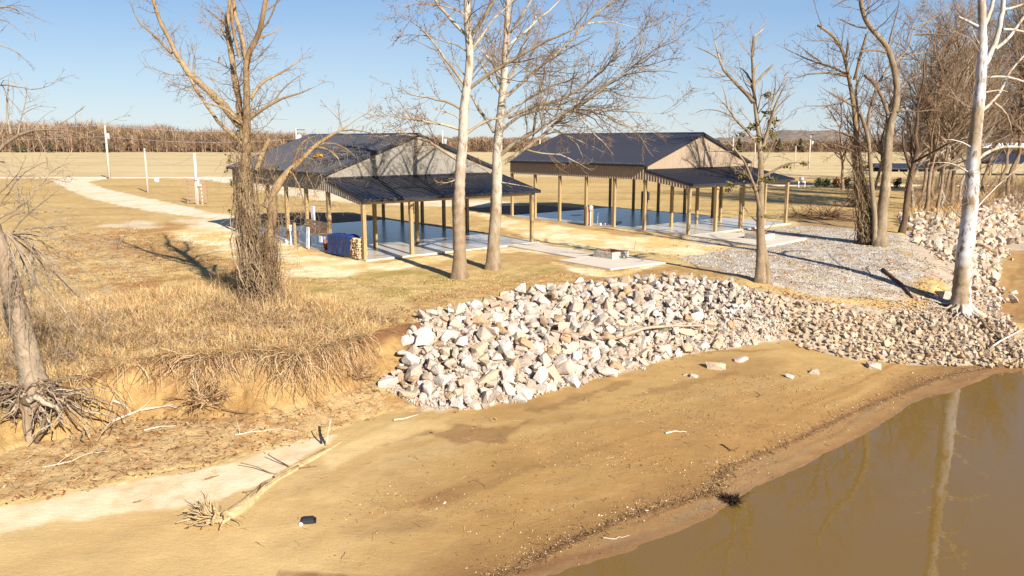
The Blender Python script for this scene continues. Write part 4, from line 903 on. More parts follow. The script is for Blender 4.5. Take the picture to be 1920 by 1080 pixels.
gp1 = poly_w([(-60,575),(120,560),(300,556),(430,548),(520,556),(600,575),(700,596),(745,606),(700,624),(640,640),(560,662),(400,668),(260,676),(200,690),(100,712),(0,724),(-80,730)])
xa, ya = scatter(gp1, 620, 1.1, 101); k = rng.random(len(xa)) < np.clip(.55 + fbm(xa * .8, ya * .8, 102) * 1.3, .06, 1); xa, ya = xa[k], ya[k]; print('tall grass', len(xa))
hh = rng.uniform(.12, .62, len(xa)) * np.clip(.75 + fbm(xa * .5, ya * .5, 103), .4, 1.5)
blades('tall_dry_grass', xa, ya, hh, GC, .0095, .6, 3)
# scrubby stems and a litter of small twigs
def scrub(name, x, y, L, cols_, r=.006, K=7, upz=.8, wob=.35, mt='twig'):
    n = len(x); p = np.stack([x, y, height(x, y)], 1); d = norm(np.stack([rng.normal(0, .6, n), rng.normal(0, .6, n), np.full(n, upz)], 1)); pts = [p]
    for k in range(K - 1): d = norm(d + rng.normal(0, wob, (n, 3)) - (0, 0, .12)); pts.append(pts[-1] + d * (L / (K - 1))[:, None])
    P3_ = np.stack(pts, 1); hm = height(P3_[..., 0].ravel(), P3_[..., 1].ravel()).reshape(n, K); P3_[..., 2] = np.maximum(P3_[..., 2], hm + .01)
    v, q = tubes(P3_, (r * rng.uniform(.5, 1.4, n))[:, None] * np.linspace(1, .5, K)[None], 3)
    o = link(name, mesh_np(name, v, q, np.repeat(np.array(cols_)[rng.integers(0, len(cols_), n)], K * 3, 0)), M[mt]); o['kind'] = 'stuff'
SC = [S(*c, 2.0) for c in ((170,132,94), (140,104,74), (200,166,124), (116,86,62), (222,194,152))]
gp5 = poly_w([(-60,600),(200,590),(400,575),(560,580),(700,600),(745,606),(700,624),(640,640),(560,662),(400,668),(260,676),(200,690),(100,712),(-80,730)])
xa, ya = scatter(gp5, 110, .8, 108); k = rng.random(len(xa)) < np.clip(.5 + fbm(xa * .6, ya * .9, 109) * 1.6, .05, 1); xa, ya = xa[k], ya[k]; scrub('scrub_stems', xa, ya, rng.uniform(.3, 1.1, len(xa)), SC)
for pl, dn, nm in (([(0,860),(230,785),(480,780),(600,755),(700,720),(735,770),(560,826),(420,868),(250,897),(0,948)], 60, 'slope_twigs'), ([(1400,520),(1500,500),(1700,500),(1780,560),(1790,600),(1600,600),(1450,560)], 22, 'gravel_twigs'), ([(716,716),(790,606),(1250,522),(1400,545),(1478,634),(1130,707),(870,768),(740,740)], 9, 'rock_twigs'), ([(300,1000),(700,840),(1200,720),(1600,690),(1750,700),(1400,880),(1000,1060),(600,1060)], 2.2, 'sand_twigs')):
    xa, ya = scatter(poly_w(pl), dn, .6, 110); scrub(nm, xa, ya, rng.uniform(.06, .32, len(xa)), SC, .006, 4, .12, .3)
# matted grass hanging over the bank lip
xs = rng.uniform(-15, -4.6, 9000); aa_ = None
ysx = np.interp(xs / 22, KEYS[I_LIP][0], KEYS[I_LIP][1]); 
for _ in range(3):
    ysx = key_curves(xs / np.maximum(ysx, 1))[0][I_LIP]
ysx = ysx + rng.uniform(-.1, .35, len(xs))
blades('lip_grass', xs, ysx, rng.uniform(.12, .42, len(xs)), GC, .008, 1.3, 3)
gp2 = poly_w([(1690,415),(1740,425),(1790,445),(1830,395),(1900,362),(1990,350),(1990,335),(1850,360),(1740,385),(1690,400)])
xa, ya = scatter(gp2, 40, 1.2, 104); blades('bank_grass', xa, ya, rng.uniform(.2, .8, len(xa)), GC[:6], .024, .5, 3)
gp3 = poly_w([(380,555),(430,520),(480,500),(530,530),(560,580),(480,600)]); xa, ya = scatter(gp3, 160, .8, 105); blades('weeds_round_trunk', xa, ya, rng.uniform(.3, 1.0, len(xa)), GC, .008, .5)
# short lawn tufts near the camera side
gp4 = poly_w([(0,430),(440,430),(520,520),(700,520),(1000,510),(1060,505),(1250,510),(1050,545),(800,600),(560,600),(0,600)])
xa, ya = scatter(gp4, 130, 1, 106); k = rng.random(len(xa)) < np.clip(.5 + fbm(xa * .7, ya * .7, 107) * 1.6, 0, 1); xa, ya = xa[k], ya[k]; print('tufts', len(xa))
blades('lawn_grass', xa, ya, rng.uniform(.03, .12, len(xa)), GC + [S(170,160,92,1.9), S(160,120,80,1.9)], .014, .8, 3)
# ------------------------------------------------------------------ roots, sticks, fallen log
def wander(p, d, L, K, wob, grav=0, follow=None):
    pts = [np.array(p, float)]; d = norm(np.array(d, float))
    for i in range(K - 1):
        d = norm(d + rng.normal(0, wob, 3) + np.array((0, 0, grav))); q = pts[-1] + d * L / (K - 1)
        pts.append(q)
    pts = np.array(pts)
    if follow is not None: pts[:, 2] = np.maximum(pts[:, 2], height(pts[:, 0], pts[:, 1]) + follow)
    return pts
ROOTC = [S(*c, 1.8) for c in ((214,176,128), (190,150,104), (166,126,86), (228,196,150), (146,108,74))]
def root_bundle(name, n, xr, seed, label, group, Lr=(.7, 2.6), mt='twig', thick=(.004, .016)):
    b = MB()
    cc_ = rng.uniform(*xr, 7); xs = np.where(rng.random(n) < .6, cc_[rng.integers(0, 7, n)] + rng.normal(0, .16, n), rng.uniform(*xr, n))
    ly_ = np.full(n, 21.)
    for _ in range(4): ly_ = key_curves(xs / ly_)[0][I_LIP]
    for i in range(n):
        L = rng.uniform(*Lr); pts = wander((xs[i], ly_[i] + rng.uniform(-.02, .2), hz(xs[i], ly_[i] + .1) + .03), (rng.normal(0, .6), -.9, rng.uniform(-.1, .5)), L, 9, .34, rng.uniform(-.5, -.25))
        pts[:, 2] = np.maximum(pts[:, 2], height(pts[:, 0], pts[:, 1]) + .01)
        r = rng.uniform(*thick); b.tube(pts, np.linspace(r, r * .35, 9), 3, ROOTC[rng.integers(0, 5)], cap=False)
    o = b.build(name, M[mt]); tag(o, label, 'roots', group); return o
def xat(px, py=672): return PT(px, py)[0]
for i, (p0, p1, n, lb) in enumerate(((205,330,90,'few fine roots hanging over the orange clay left of the root clump'), (330,440,330,'dense mat of roots hanging from the bank left of centre'), (440,520,130,'thin roots trailing over orange clay between two dense mats'), (515,620,430,'densest curtain of roots hanging down the bank below the vine covered tree'), (615,690,110,'sparse roots on clay right of the dense curtain'))):
    root_bundle('hanging_roots', n, (xat(p0), xat(p1)), i, lb, 'roots hanging from the eroded bank')
def snag(px, py, n, L, r0, up, label, name='root_clump', colk=None, cat='roots', spread=1.0, wob=.25, grav=0.0, base=.1):
    q = PT(px, py); b = MB(); K = 9
    for i in range(n):
        d = (rng.normal(0, spread), rng.normal(-.2, spread * .8), rng.normal(up, .5)); l = L * rng.uniform(.5, 1.1)
        pts = wander((q[0] + rng.normal(0, .15) * L, q[1] + rng.normal(0, .1) * L, q[2] + base), d, l, K, wob, grav, .02); rr = r0 * rng.uniform(.35, 1)
        c = (colk or ROOTC)[rng.integers(0, len(colk or ROOTC))]
        b.tube(pts, np.linspace(rr, rr * .22, K), 5, c, cap=False)
        for _ in range(3):
            j = rng.integers(2, K - 2); p2 = wander(pts[j], pts[j] - pts[j - 1] + rng.normal(0, .06, 3), l * .45, 6, .3, grav, .02); b.tube(p2, np.linspace(rr * .45, rr * .12, 6), 4, c, cap=False)
    o = b.build(name, M['bark'], smooth=True); tag(o, label, cat); return o
snag(385, 765, 70, .9, .03, .5, 'tangled clod of roots and pale wood fallen at the foot of the bank', base=.25)
snag(675, 712, 46, 1.15, .018, .5, 'twiggy bush of dead branches left of the riprap pile', 'dead_bush', cat='dead bush')
snag(1555, 412, 90, 2.6, .03, .25, 'low pile of cut brush behind the far fire pit', 'brush_pile', [S(*c, 2) for c in ((120,86,62), (150,112,80), (96,70,52))], 'brush pile', spread=1.5, base=.3)
snag(1500, 408, 50, 2.0, .025, .2, 'smaller left end of the cut brush by the far pavilion corner', 'brush_pile', [S(*c, 2) for c in ((120,86,62), (150,112,80), (96,70,52))], 'brush pile', spread=1.5, base=.2)
def stick(pts, w, label, col_=(222,204,176), lift=.03, name='stick', cat='stick', branches=0, wob=.03):
    P_ = []
    for i, p in enumerate(pts):
        q = PT(*p[:2]); up = p[2] if len(p) > 2 else 0; P_.append((q[0], q[1], q[2] + lift + up))
    P_ = np.array(P_); t = np.linspace(0, len(P_) - 1, max(6, len(P_) * 3)); Q = np.stack([np.interp(t, range(len(P_)), P_[:, k]) for k in range(3)], 1); Q[1:-1] += rng.normal(0, wob * .5, (len(Q) - 2, 3)) * [1, 1, .3]
    r = w * np.mean(Q[:, 1]) / F_PX / 2; b = MB(); c = S(*col_, 2.0); b.tube(Q, np.linspace(r, r * .4, len(Q)), 6, c)
    for _ in range(branches):
        j = rng.integers(1, len(Q) - 1); p2 = wander(Q[j], Q[j] - Q[j - 1] + rng.normal(0, .12, 3), .5, 6, .2, 0, .01); b.tube(p2, np.linspace(r * .5, r * .15, 6), 4, c, cap=False)
    o = b.build(name, M['twig'], smooth=True); tag(o, label, cat); return o
stick([(738,790),(760,786),(785,779)], 5, 'short bleached driftwood stick below the left end of the riprap')
stick([(1248,814),(1265,810),(1287,812)], 4, 'lone bleached stick on the open sand', (240,225,200))
stick([(1130,1011),(1155,1012),(1180,1006)], 3, 'thin curved stick near the bottom edge beside the water')
stick([(1170,648),(1215,634),(1270,630),(1318,631)], 8, 'long dead branch lying across the riprap pile', (205,180,150), .42, branches=3)
stick([(1035,640),(1090,648),(1160,655),(1200,640)], 4, 'thin grey branches caught in the middle of the riprap', (190,160,130), .4, branches=6)
stick([(745,695),(785,700),(800,703)], 8, 'broken plank like log end among the leftmost rocks', (200,172,130), .12)
stick([(80,878),(130,868),(165,852),(205,848)], 4, 'crooked pale branch on the slope below the upturned roots', branches=2)
stick([(270,809),(300,802),(330,800)], 4, 'short pale stick on the leaf littered slope', (235,215,190))
stick([(210,792),(260,772),(325,760)], 6, 'curved branch at the foot of the clay bank', branches=3)
stick([(440,818),(470,812),(520,806),(560,812)], 4, 'thin pale branch below the root curtain', branches=2)
stick([(212,752),(235,762),(245,778)], 6, 'grey limb lying beside the upturned roots', branches=1)
stick([(415,770),(470,778),(520,768)], 4, 'dark twig line at the foot of the clay', (150,118,88), branches=4)
stick([(685,605),(715,598),(690,600)], 9, 'flat dead wood piece on the bank lip near the riprap', (170,135,100), .05)
stick([(1655,508),(1690,535),(1712,560)], 9, 'dark fallen branch in the shadow line on the gravel', (130,100,78), .06, branches=4)
stick([(1660,512),(1720,505),(1760,520)], 5, 'pale thin branch on the gravel right of the dark one', (200,175,145), branches=2)
stick([(1828,590),(1850,620),(1875,640)], 12, 'brown log on the stones below the white sycamore', (170,138,100), .1)
stick([(1862,655),(1885,640),(1912,626),(1940,618)], 4, 'bleached forked branch at the right edge of the stony point', (244,232,214), .15, branches=2)
stick([(1840,590),(1800,570),(1790,545)], 4, 'thin dark sticks near the sycamore foot', (120,90,66), .05, branches=3)
stick([(1352,835),(1362,840),(1370,848)], 3, 'small dark twig on the open sand', (110,80,58), branches=2)
for i in range(7):
    px, py = ((500,905),(455,925),(560,880),(250,945),(385,900),(880,905),(1420,745))[i]
    stick([(px, py), (px + random.uniform(10, 35), py - random.uniform(2, 9))], 2.5, ('thin twig on pale sand left of the buried log', 'short twig beside the root end of the buried log', 'twig standing near the middle of the buried log', 'small twig on the white sand strip', 'curled dry twig on the white sand', 'dark twig on the sand below the riprap', 'dark twig on wet sand below the loose rocks')[i], (150,115,80), branches=1)
# half buried fallen tree
q0 = PT(655, 815); q1 = PT(395, 985); r = empty('fallen_tree', (q1[0], q1[1], q1[2])); tag(r, 'bleached fallen tree half buried in the sand with its root plate towards the camera', 'fallen tree')
def rel(p): return (p[0] - q1[0], p[1] - q1[1], p[2] - q1[2])
b = MB(); pts = []
for t in np.linspace(0, 1, 16):
    px = 655 + (405 - 655) * t + 6 * math.sin(t * 9); py = 815 + (980 - 815) * t ** 1.05; q = PT(px, py); pts.append(rel((q[0] + .02 * math.sin(t * 17), q[1] + .02 * math.sin(t * 13), q[2] - .06 + .05 * t)))
b.tube(pts, np.linspace(.05, .19, 16) * (1 + .1 * rng.normal(size=16)), 12, S(226, 192, 140, 1.9)); v_ = b.v[0]; b.v[0] = v_ + (fbm(v_[:, 0] * 5 + v_[:, 2] * 9, v_[:, 1] * 5, 181) * .05)[:, None] * np.array([.5, -.5, 1]); b.build('trunk', M['bark'], r, True)
for k_ in range(3):
    b = MB(); off_ = np.array((rng.normal(0, .09), rng.normal(0, .09), .16)); b.tube([np.array(p_) + off_ * (.4 + .6 * j_ / 15) + rng.normal(0, .015, 3) for j_, p_ in list(enumerate(pts))[3 + k_ * 3:9 + k_ * 3]], .035, 6, S(206, 170, 120, 2)); b.build('bark_strip', M['bark'], r, True)
b = MB()
for i in range(46):
    d = (rng.normal(-.7, .5), rng.normal(-.3, .5), rng.normal(.55, .45)); p = np.array(pts[-1]) + np.array((rng.normal(0, .1), rng.normal(0, .1), .12)); l = rng.uniform(.35, .85)
    Q = wander(p, d, l, 7, .22); hmin = np.array([hz(a + q1[0], c + q1[1]) - q1[2] for a, c, _ in Q]); Q[:, 2] = np.maximum(Q[:, 2], hmin + .01); r0 = rng.uniform(.015, .05)
    b.tube(Q, np.linspace(r0, r0 * .25, 7), 5, S(222, 190, 140, 2.0), cap=False)
b.build('root', M['bark'], r, True)
for (px, py, d, l, rr, c) in ((612, 835, (.25, .1, .9), .75, .045, (220,190,150)), (603, 832, (-.15, 0, .9), .5, .03, (70,55,45)), (470, 935, (.5, .3, .8), .6, .02, (150,110,75)), (545, 880, (-.8, .3, .35), .8, .02, (130,95,66)), (520, 890, (-.9, .1, .3), 1.0, .018, (160,125,90))):
    q = PT(px, py); Q = wander(rel(q), d, l, 6, .12); b = MB(); b.tube(Q, np.linspace(rr, rr * .5, 6), 6, S(*c, 2)); b.build('broken_branch', M['bark'], r, True)
# black plastic box washed ashore
q = PT(580, 979); r = empty('washed_up_box', q, .15); tag(r, 'small black plastic box lying on the wet sand', 'box')
b = MB(); b.box((-.19, -.12, 0), (.13, .1, .12)); b.box((-.17, -.1, .12), (.11, .08, .15)); b.build('body', M['dark'], r)
b = MB()
for k in range(5): b.box((.135 + k * .012, -.11, .005), (.14 + k * .012, .09, .11))
b.box((.13, -.1, 0), (.19, .08, .02)); b.build('ribbed_end', M['dark'], r); r.scale = (.8, .8, .8)
q = PT(564, 985); b = MB(); b.tube([(0, 0, 0), (0, 0, .03), (0, 0, .06)], [.04, .05, .02], 8); o = b.build('shell', M['white']); o.location = q; tag(o, 'white shell beside the black box', 'shell')
tt_ = rng.random(900) * (len(SHL) - 1); ti_ = np.minimum(tt_.astype(int), len(SHL) - 2); fb = (tt_ - ti_)[:, None]; pb_ = SHL[ti_] * (1 - fb) + SHL[ti_ + 1] * fb + rng.normal(0, .12, (900, 2))
scrub('wrack_twigs', pb_[:, 0], pb_[:, 1], rng.uniform(.05, .25, 900), [S(*c, 2) for c in ((110,80,54), (80,58,40), (170,134,92), (200,166,116))], .006, 4, .05, .3)
# dark debris at the corner of the inlet
snag(1372, 940, 60, .42, .022, .0, 'tangle of dark wet twigs at the tip of the inlet', 'drift_tangle', [S(*c, 2) for c in ((70,50,36), (96,68,46), (50,38,30))], 'driftwood', base=.02)
q = PT(1755, 385); b = MB(); b.tube([(0, 0, 0), (.05, 0, .5), (.07, 0, .62), (.08, 0, .75)], [.16, .16, .07, .06], 10); o = b.build('white_jug', M['white'], None, True); o.location = q; o.rotation_euler = (0, .5, 0); tag(o, 'white and blue plastic jug caught in grass on the far bank', 'jug')
# shrubs in a row on the far lawn
for i, (px, c) in enumerate(((1535, (96,96,60)), (1549, (84,100,58)), (1568, (150,92,60)), (1587, (80,92,52)), (1682, (86,88,56)))):
    xx, yy, _ = gp(px, 352); n = 260; r = empty('shrub', (xx, yy, 0)); tag(r, ('small green shrub, first in the row right of the tank', 'dark green shrub, second in the row', 'reddish brown shrub, third in the row', 'green shrub right of the reddish one', 'green shrub seen between the riverside trunks')[i], 'shrub', 'shrubs in a row on the far lawn')
    d = norm(rng.normal(size=(n, 3))) * rng.uniform(.2, .62, (n, 1)); p = d * [1, 1, 1.15] + [0, 0, .68]; u = rng.normal(0, .07, (n, 3)); w = rng.normal(0, .07, (n, 3))
    o = link('foliage', mesh_np('foliage', np.stack([p - u, p - w, p + u, p + w], 1).reshape(-1, 3), np.arange(n * 4).reshape(-1, 4), np.repeat(S(*c, 1.9) * rng.uniform(.7, 1.4, (n, 1)), 4, 0)), M['leaf'], r)
    b = MB(); b.tube([(0, 0, -.05), (0, 0, .5)], .04, 6, (.12, .08, .05)); b.build('stem', M['twig'], r)
# ------------------------------------------------------------------ bare trees
def resample(P_, R_, K):
    d = np.concatenate([[0], np.cumsum(np.linalg.norm(np.diff(P_, axis=0), axis=1))]); t = np.linspace(0, d[-1], K)
    return np.stack([np.interp(t, d, P_[:, k]) for k in range(3)], 1), np.interp(t, d, R_), d[-1]
def spawn(PP, RR, LL, per_m, t0, ang, lratio, K, wob, up, rr=.55, rmin=.004, lmax=9, tdec=.5, nmin=0):
    """children of the branches PP (N,K0,3), radii RR, lengths LL"""
    N, K0, _ = PP.shape
    cnt = np.maximum(rng.poisson(LL * per_m * (1 - t0)), nmin); idx = np.repeat(np.arange(N), cnt); n = len(idx)
    if n == 0: return np.zeros((0, K, 3)), np.zeros((0, K)), np.zeros(0)
    t = t0 + (1 - t0) * rng.random(n); f = t * (K0 - 1); i = np.minimum(f.astype(int), K0 - 2); w = (f - i)[:, None]
    p = PP[idx, i] * (1 - w) + PP[idx, i + 1] * w; T = norm(PP[idx, i + 1] - PP[idx, i]); r0 = RR[idx, i] * (1 - w[:, 0]) + RR[idx, i + 1] * w[:, 0]
    v = norm(np.cross(T, rng.normal(size=(n, 3)))); a = np.radians(rng.normal(ang, ang * .22, n))[:, None]
    d = norm(np.cos(a) * T + np.sin(a) * v)
    L = np.minimum(LL[idx] * lratio * rng.uniform(.5, 1.25, n) * (1 - tdec * t), lmax)
    pts = [p]
    for k in range(K - 1):
        d = norm(d + rng.normal(0, wob, (n, 3)) + np.array((0, 0, up)) * (1 if np.ndim(up) == 0 else 1)); pts.append(pts[-1] + d * (L / (K - 1))[:, None])
    r = np.maximum(np.minimum(r0 * .75, L * .012 * rr / .55), rmin)
    R = r[:, None] * np.linspace(1, .35, K)[None]
    return np.stack(pts, 1), np.maximum(R, rmin * .6), L
class Bag:
    def __init__(s): s.v = []; s.q = []; s.c = []; s.n = 0
    def add(s, P_, R_, sides, colfn):
        if len(P_) == 0: return
        v, q = tubes(P_, R_, sides); s.v.append(v); s.q.append(q + s.n); s.n += len(v)
        s.c.append(colfn(v, np.repeat(R_.ravel(), sides)))
    def build(s, name, m, parent, smooth=True):
        if not s.v: return None
        return link(name, mesh_np(name, np.concatenate(s.v), np.concatenate(s.q), np.concatenate(s.c), smooth), m, parent)
def ramp(c0, c1, h0, h1):                          # bark colour by height above the ground: c0 below h0, c1 above h1
    c0 = np.array(c0); c1 = np.array(c1)
    def f(v, r, zb=[0]):
        t = np.clip((v[:, 2] + fbm(v[:, 0] * 4 + v[:, 1] * 5, v[:, 2] * 2.2, 61) * 3.4 - zb[0] - h0) / (h1 - h0), 0, 1)[:, None]
        return c0 * (1 - t) + c1 * t
    return f
def flat(*cs):
    cs = np.array(cs)
    def f(v, r):
        k = np.clip(.5 + fbm(v[:, 0] * 2.2 + v[:, 2] * 1.3, v[:, 1] * 2 + v[:, 2] * .7, 62) * 1.1, 0, 1)[:, None]
        return cs[0] * (1 - k) + cs[-1] * k
    return f
def py_in(p): return p[1] > 0 and 0 < p[0] < 1920
def traced(base, limbs, name, label, group, barkm, barkf, limbf, twigf, levels, slope=.45, seed=0, flare=1.5, balls=0, cat='tree', zb=None, depth=None, trunks=1, limbm=None, tcut=0.0, pw=1.5):
    """limbs: [[(px,py),...], w0, w1] traced on the photograph, given depth by each limb's own lean towards or away from the viewer"""
    rs = np.random.default_rng(seed)
    if depth is None: bx, by, bz = PT(*base)
    else: by = depth; bx, _, bz = at(base[0], base[1], depth)
    root = empty(name, (bx, by, bz)); tag(root, label, cat, group)
    org = np.array((bx, by, bz)); done = []; out = []
    for n, (pts, w0, w1) in enumerate(limbs):
        px = np.array(pts, float); off0 = 0.
        if n >= trunks and done:
            best = 1e9
            for D in done:
                dd = np.hypot(D[0][:, 0] - px[0, 0], D[0][:, 1] - px[0, 1]); j = int(dd.argmin())
                if dd[j] < best: best = dd[j]; off0 = D[1][j]
        m = max(4, int(np.hypot(*np.diff(px, axis=0).T).sum() / 14)); d = np.concatenate([[0], np.cumsum(np.hypot(*np.diff(px, axis=0).T))]); t = np.linspace(0, d[-1], m)
        # smooth the polyline a little
        xx = np.interp(t, d, px[:, 0]); yy = np.interp(t, d, px[:, 1])
        for _ in range(2):
            if m > 4: xx[1:-1] = .25 * xx[:-2] + .5 * xx[1:-1] + .25 * xx[2:]; yy[1:-1] = .25 * yy[:-2] + .5 * yy[1:-1] + .25 * yy[2:]
        if n >= trunks and m > 5:
            xx[2:] += rs.normal(0, .9, m - 2); yy[2:] += rs.normal(0, .9, m - 2)
        s_ = 0 if n < trunks else rs.choice([-1, 1]) * rs.uniform(.35, 1.0) * slope
        off = off0 + s_ * t * by / F_PX * (1 + .0 * t)
        P3 = np.array([at(a, b, by + o) for a, b, o in zip(xx, yy, off)]) - org
        W = (w1 + (w0 - w1) * (1 - t / d[-1]) ** pw) / 2 * (by + off) / F_PX * (.92 if n < trunks else .82)
        if n >= trunks and py_in(pts[-1]) and w1 < 5: W = W * np.clip((1.02 - t / d[-1]) / .35, .3, 1)
        if n < trunks and flare:
            hgt = P3[:, 2] - P3[0, 2]; W = W * (1 + (flare - 1) * np.exp(-hgt / .35)); P3[0, 2] -= .25
        done.append((np.stack([xx, yy], 1), off)); out.append((P3, W))
    for n, (P3, W) in enumerate(out):
        isT = n < trunks
        b = Bag(); sides = 14 if isT else (9 if W[0] > .06 else 6); K = max(len(P3), 5) * (3 if isT else 1); a, r, L = resample(P3, W, K)
        if isT: r = r * (1 + .07 * np.sin(np.arange(K) * 1.7) * rs.random(K)); 
        else: r = r * (1 + .06 * rs.normal(size=K))
        b.add(a[None], r[None], sides, barkf if isT else limbf)
        v = b.v[0]
        if isT:                                     # buttress lobes and bark relief
            ctr = np.repeat(a, sides, 0); dv = v - ctr; th = np.tile(np.arange(sides) * 2 * np.pi / sides, K); hh = np.maximum(ctr[:, 2], 0)
            v = ctr + dv * (1 + (.22 * np.sin(th * 4 + 1.3) + .12 * np.sin(th * 7)) * np.exp(-hh / .5) + .05 * fbm(th * 2, hh * 2.5, 5))[:, None]; b.v[0] = v
        b.build('trunk' if isT else 'limb', barkm if isT else (limbm or barkm), root)
    lim = [resample(P3, W, 14) for P3, W in out]
    PP = np.array([l[0] for l in lim]); RR = np.array([l[1] for l in lim]); LL = np.array([l[2] for l in lim])
    if tcut: PP = PP.copy()
    tw = Bag(); cur = (PP, RR, LL); first = True; ends = []
    for lv in levels:
        lv = dict(lv); sd = lv.pop('sides', 3)
        if first:
            isT = np.arange(len(PP)) < trunks
            t0T = lv.pop('t0T', .45)
            A = spawn(PP[isT], RR[isT], LL[isT], **{**lv, 't0': t0T, 'per_m': lv['per_m'] * lv.get('tm', 1) * .7} if 'tm' not in lv else lv)
            B = spawn(PP[~isT], RR[~isT], LL[~isT], **lv) if (~isT).any() else A
            nxt = tuple(np.concatenate([x, y]) for x, y in zip(A, B)) if (~isT).any() else A; first = False
        else: nxt = spawn(*cur, **lv)
        tw.add(nxt[0], nxt[1], sd, twigf); cur = nxt; ends.append(nxt[0][:, -1])
    o = tw.build('twigs', M['twig'], root); o['kind'] = 'stuff'
    if balls:
        e = ends[-1]; e = e[rng.choice(len(e), min(balls, len(e)), replace=False)] - [0, 0, .06]; n = len(e)
        o_ = np.array([(1, 0, 0), (0, 1, 0), (-1, 0, 0), (0, -1, 0), (0, 0, 1), (0, 0, -1)]) * .026
        f = np.array([(0, 1, 4), (1, 2, 4), (2, 3, 4), (3, 0, 4), (1, 0, 5), (2, 1, 5), (3, 2, 5), (0, 3, 5)])
        o = link('seed_balls', mesh_np('seed_balls', (e[:, None] + o_[None]).reshape(-1, 3), (f[None] + (np.arange(n) * 6)[:, None, None]).reshape(-1, 3), np.tile(S(120, 76, 52, 2), (n * 6, 1))), M['leaf'], root); o['kind'] = 'stuff'
    return root, out, org
def c_(*a): m = sum(a) / 3; return S(*[x + (m - x) * .1 for x in a], 2.35)
TAN, TAN2, BRN, WHT, GRY = c_(214,184,140), c_(190,156,112), c_(140,106,78), c_(232,214,188), c_(190,170,146)
SYL = [dict(per_m=3.8, t0=.15, ang=46, lratio=.42, K=9, wob=.1, up=.03, rmin=.012, lmax=2.6, t0T=.55), dict(per_m=4.0, t0=.15, ang=46, lratio=.52, K=6, wob=.14, up=.03, rmin=.0095, lmax=1.2), dict(per_m=4.6, t0=.2, ang=42, lratio=.55, K=4, wob=.18, up=.03, rmin=.0078, lmax=.6)]
# T2 / T3 the two sycamores
traced((862,522), [
 [[(862,524),(862,470),(860,400),(862,330),(868,270),(870,200),(879,139),(882,92),(876,55),(876,0),(877,-120)], 28, 10],
 [[(882,75),(868,58),(840,35),(815,0),(800,-35)], 8, 5], [[(880,70),(900,45),(915,22),(926,0),(938,-30)], 8, 5], [[(883,95),(905,65),(918,42),(935,25),(958,8),(975,-20)], 6, 3],
 [[(872,160),(855,138),(835,110),(820,92),(805,70),(785,45),(760,35),(735,25)], 7, 1.6], [[(865,205),(850,192),(820,187),(790,182),(755,172),(725,155)], 6, 1.5], [[(860,242),(830,232),(790,228),(760,220),(700,215),(665,208)], 6, 1.8],
 [[(858,300),(835,285),(810,268),(780,255),(740,252),(715,258),(680,252)], 9, 2], [[(875,250),(900,232),(922,220),(950,222),(975,214)], 7, 3],
 [[(882,165),(905,145),(940,125),(985,98),(1020,78),(1053,65),(1095,47),(1140,10)], 8, 3], [[(880,100),(860,82),(830,78),(800,66),(770,62),(740,70)], 4, 1.5], [[(862,330),(850,340),(835,345),(815,340)], 3.5, 1.5],
 [[(876,30),(850,12),(820,10),(780,5),(740,12)], 4, 1.5], [[(880,150),(862,135),(848,110),(845,80)], 4, 1.5], [[(866,225),(845,205),(815,210),(800,200)], 4, 1.5]],
 'sycamore_tree', 'left of the two bare sycamores in front of the near pavilion', 'sycamores in front of the near pavilion', M['syc'], ramp(c_(186,156,118), WHT, 2.2, 6.5), flat(c_(228,206,170), c_(190,158,116)), flat(c_(200,166,122), c_(168,130,92)), SYL, seed=11, pw=1.15, balls=500)
traced((925,505), [
 [[(925,507),(925,460),(930,400),(932,340),(932,290),(935,250),(940,200),(945,155),(948,100),(951,50),(953,0),(957,-110)], 27, 7],
 [[(937,175),(920,150),(905,125),(889,102)], 6, 4], [[(940,140),(925,118),(905,95),(885,78)], 6, 4], [[(926,248),(912,222),(895,200),(882,175)], 8, 5],
 [[(951,70),(970,40),(990,15),(1002,-10)], 6, 4], [[(953,85),(985,60),(1002,42),(1025,25),(1052,0),(1060,-15)], 6, 3], [[(948,165),(965,130),(975,100),(988,65),(1000,45),(1012,5)], 7, 3],
 [[(950,180),(985,150),(1012,125),(1045,98),(1072,78),(1095,45),(1130,15),(1168,-5)], 9, 3], [[(953,220),(1000,200),(1060,185),(1100,158),(1140,120),(1165,95),(1195,70),(1215,40)], 9, 2.5],
 [[(945,215),(975,195),(1015,170),(1050,155),(1080,148),(1110,130)], 7, 2.5], [[(940,245),(965,222),(1000,205),(1060,205),(1130,207),(1220,212),(1262,215)], 7, 2],
 [[(938,290),(970,265),(1020,235),(1065,208),(1110,180),(1150,150),(1190,120),(1235,90),(1265,62)], 11, 2.5], [[(945,305),(985,280),(1015,255),(1055,220),(1100,190),(1130,170)], 10, 4],
 [[(1010,258),(1050,240),(1080,262),(1095,300)], 4, 2], [[(1075,205),(1100,235),(1125,260),(1150,290)], 4, 2], [[(1100,208),(1150,220),(1190,240),(1210,275),(1225,292)], 4, 2], [[(1140,122),(1170,125),(1210,130),(1250,128)], 3.5, 1.5],
 [[(1065,208),(1090,210),(1130,235),(1145,262)], 3.5, 1.5], [[(985,280),(1010,290),(1040,285),(1075,300),(1110,322)], 4, 1.6], [[(930,330),(905,318),(885,300),(868,300)], 5, 2], [[(1095,45),(1130,40),(1170,45),(1200,52)], 4, 1.5], [[(1020,235),(1060,250),(1100,270),(1130,285)], 3.5, 1.5], [[(928,340),(960,345),(1000,352)], 4, 1.5]],
 'sycamore_tree', 'right of the two bare sycamores, with long limbs reaching over the far roof', 'sycamores in front of the near pavilion', M['syc'], ramp(c_(190,162,124), WHT, 1.2, 5.0), flat(c_(244,230,206), c_(196,164,120)), flat(c_(204,170,124), c_(170,132,94)), SYL, seed=12, pw=1.15, balls=900)
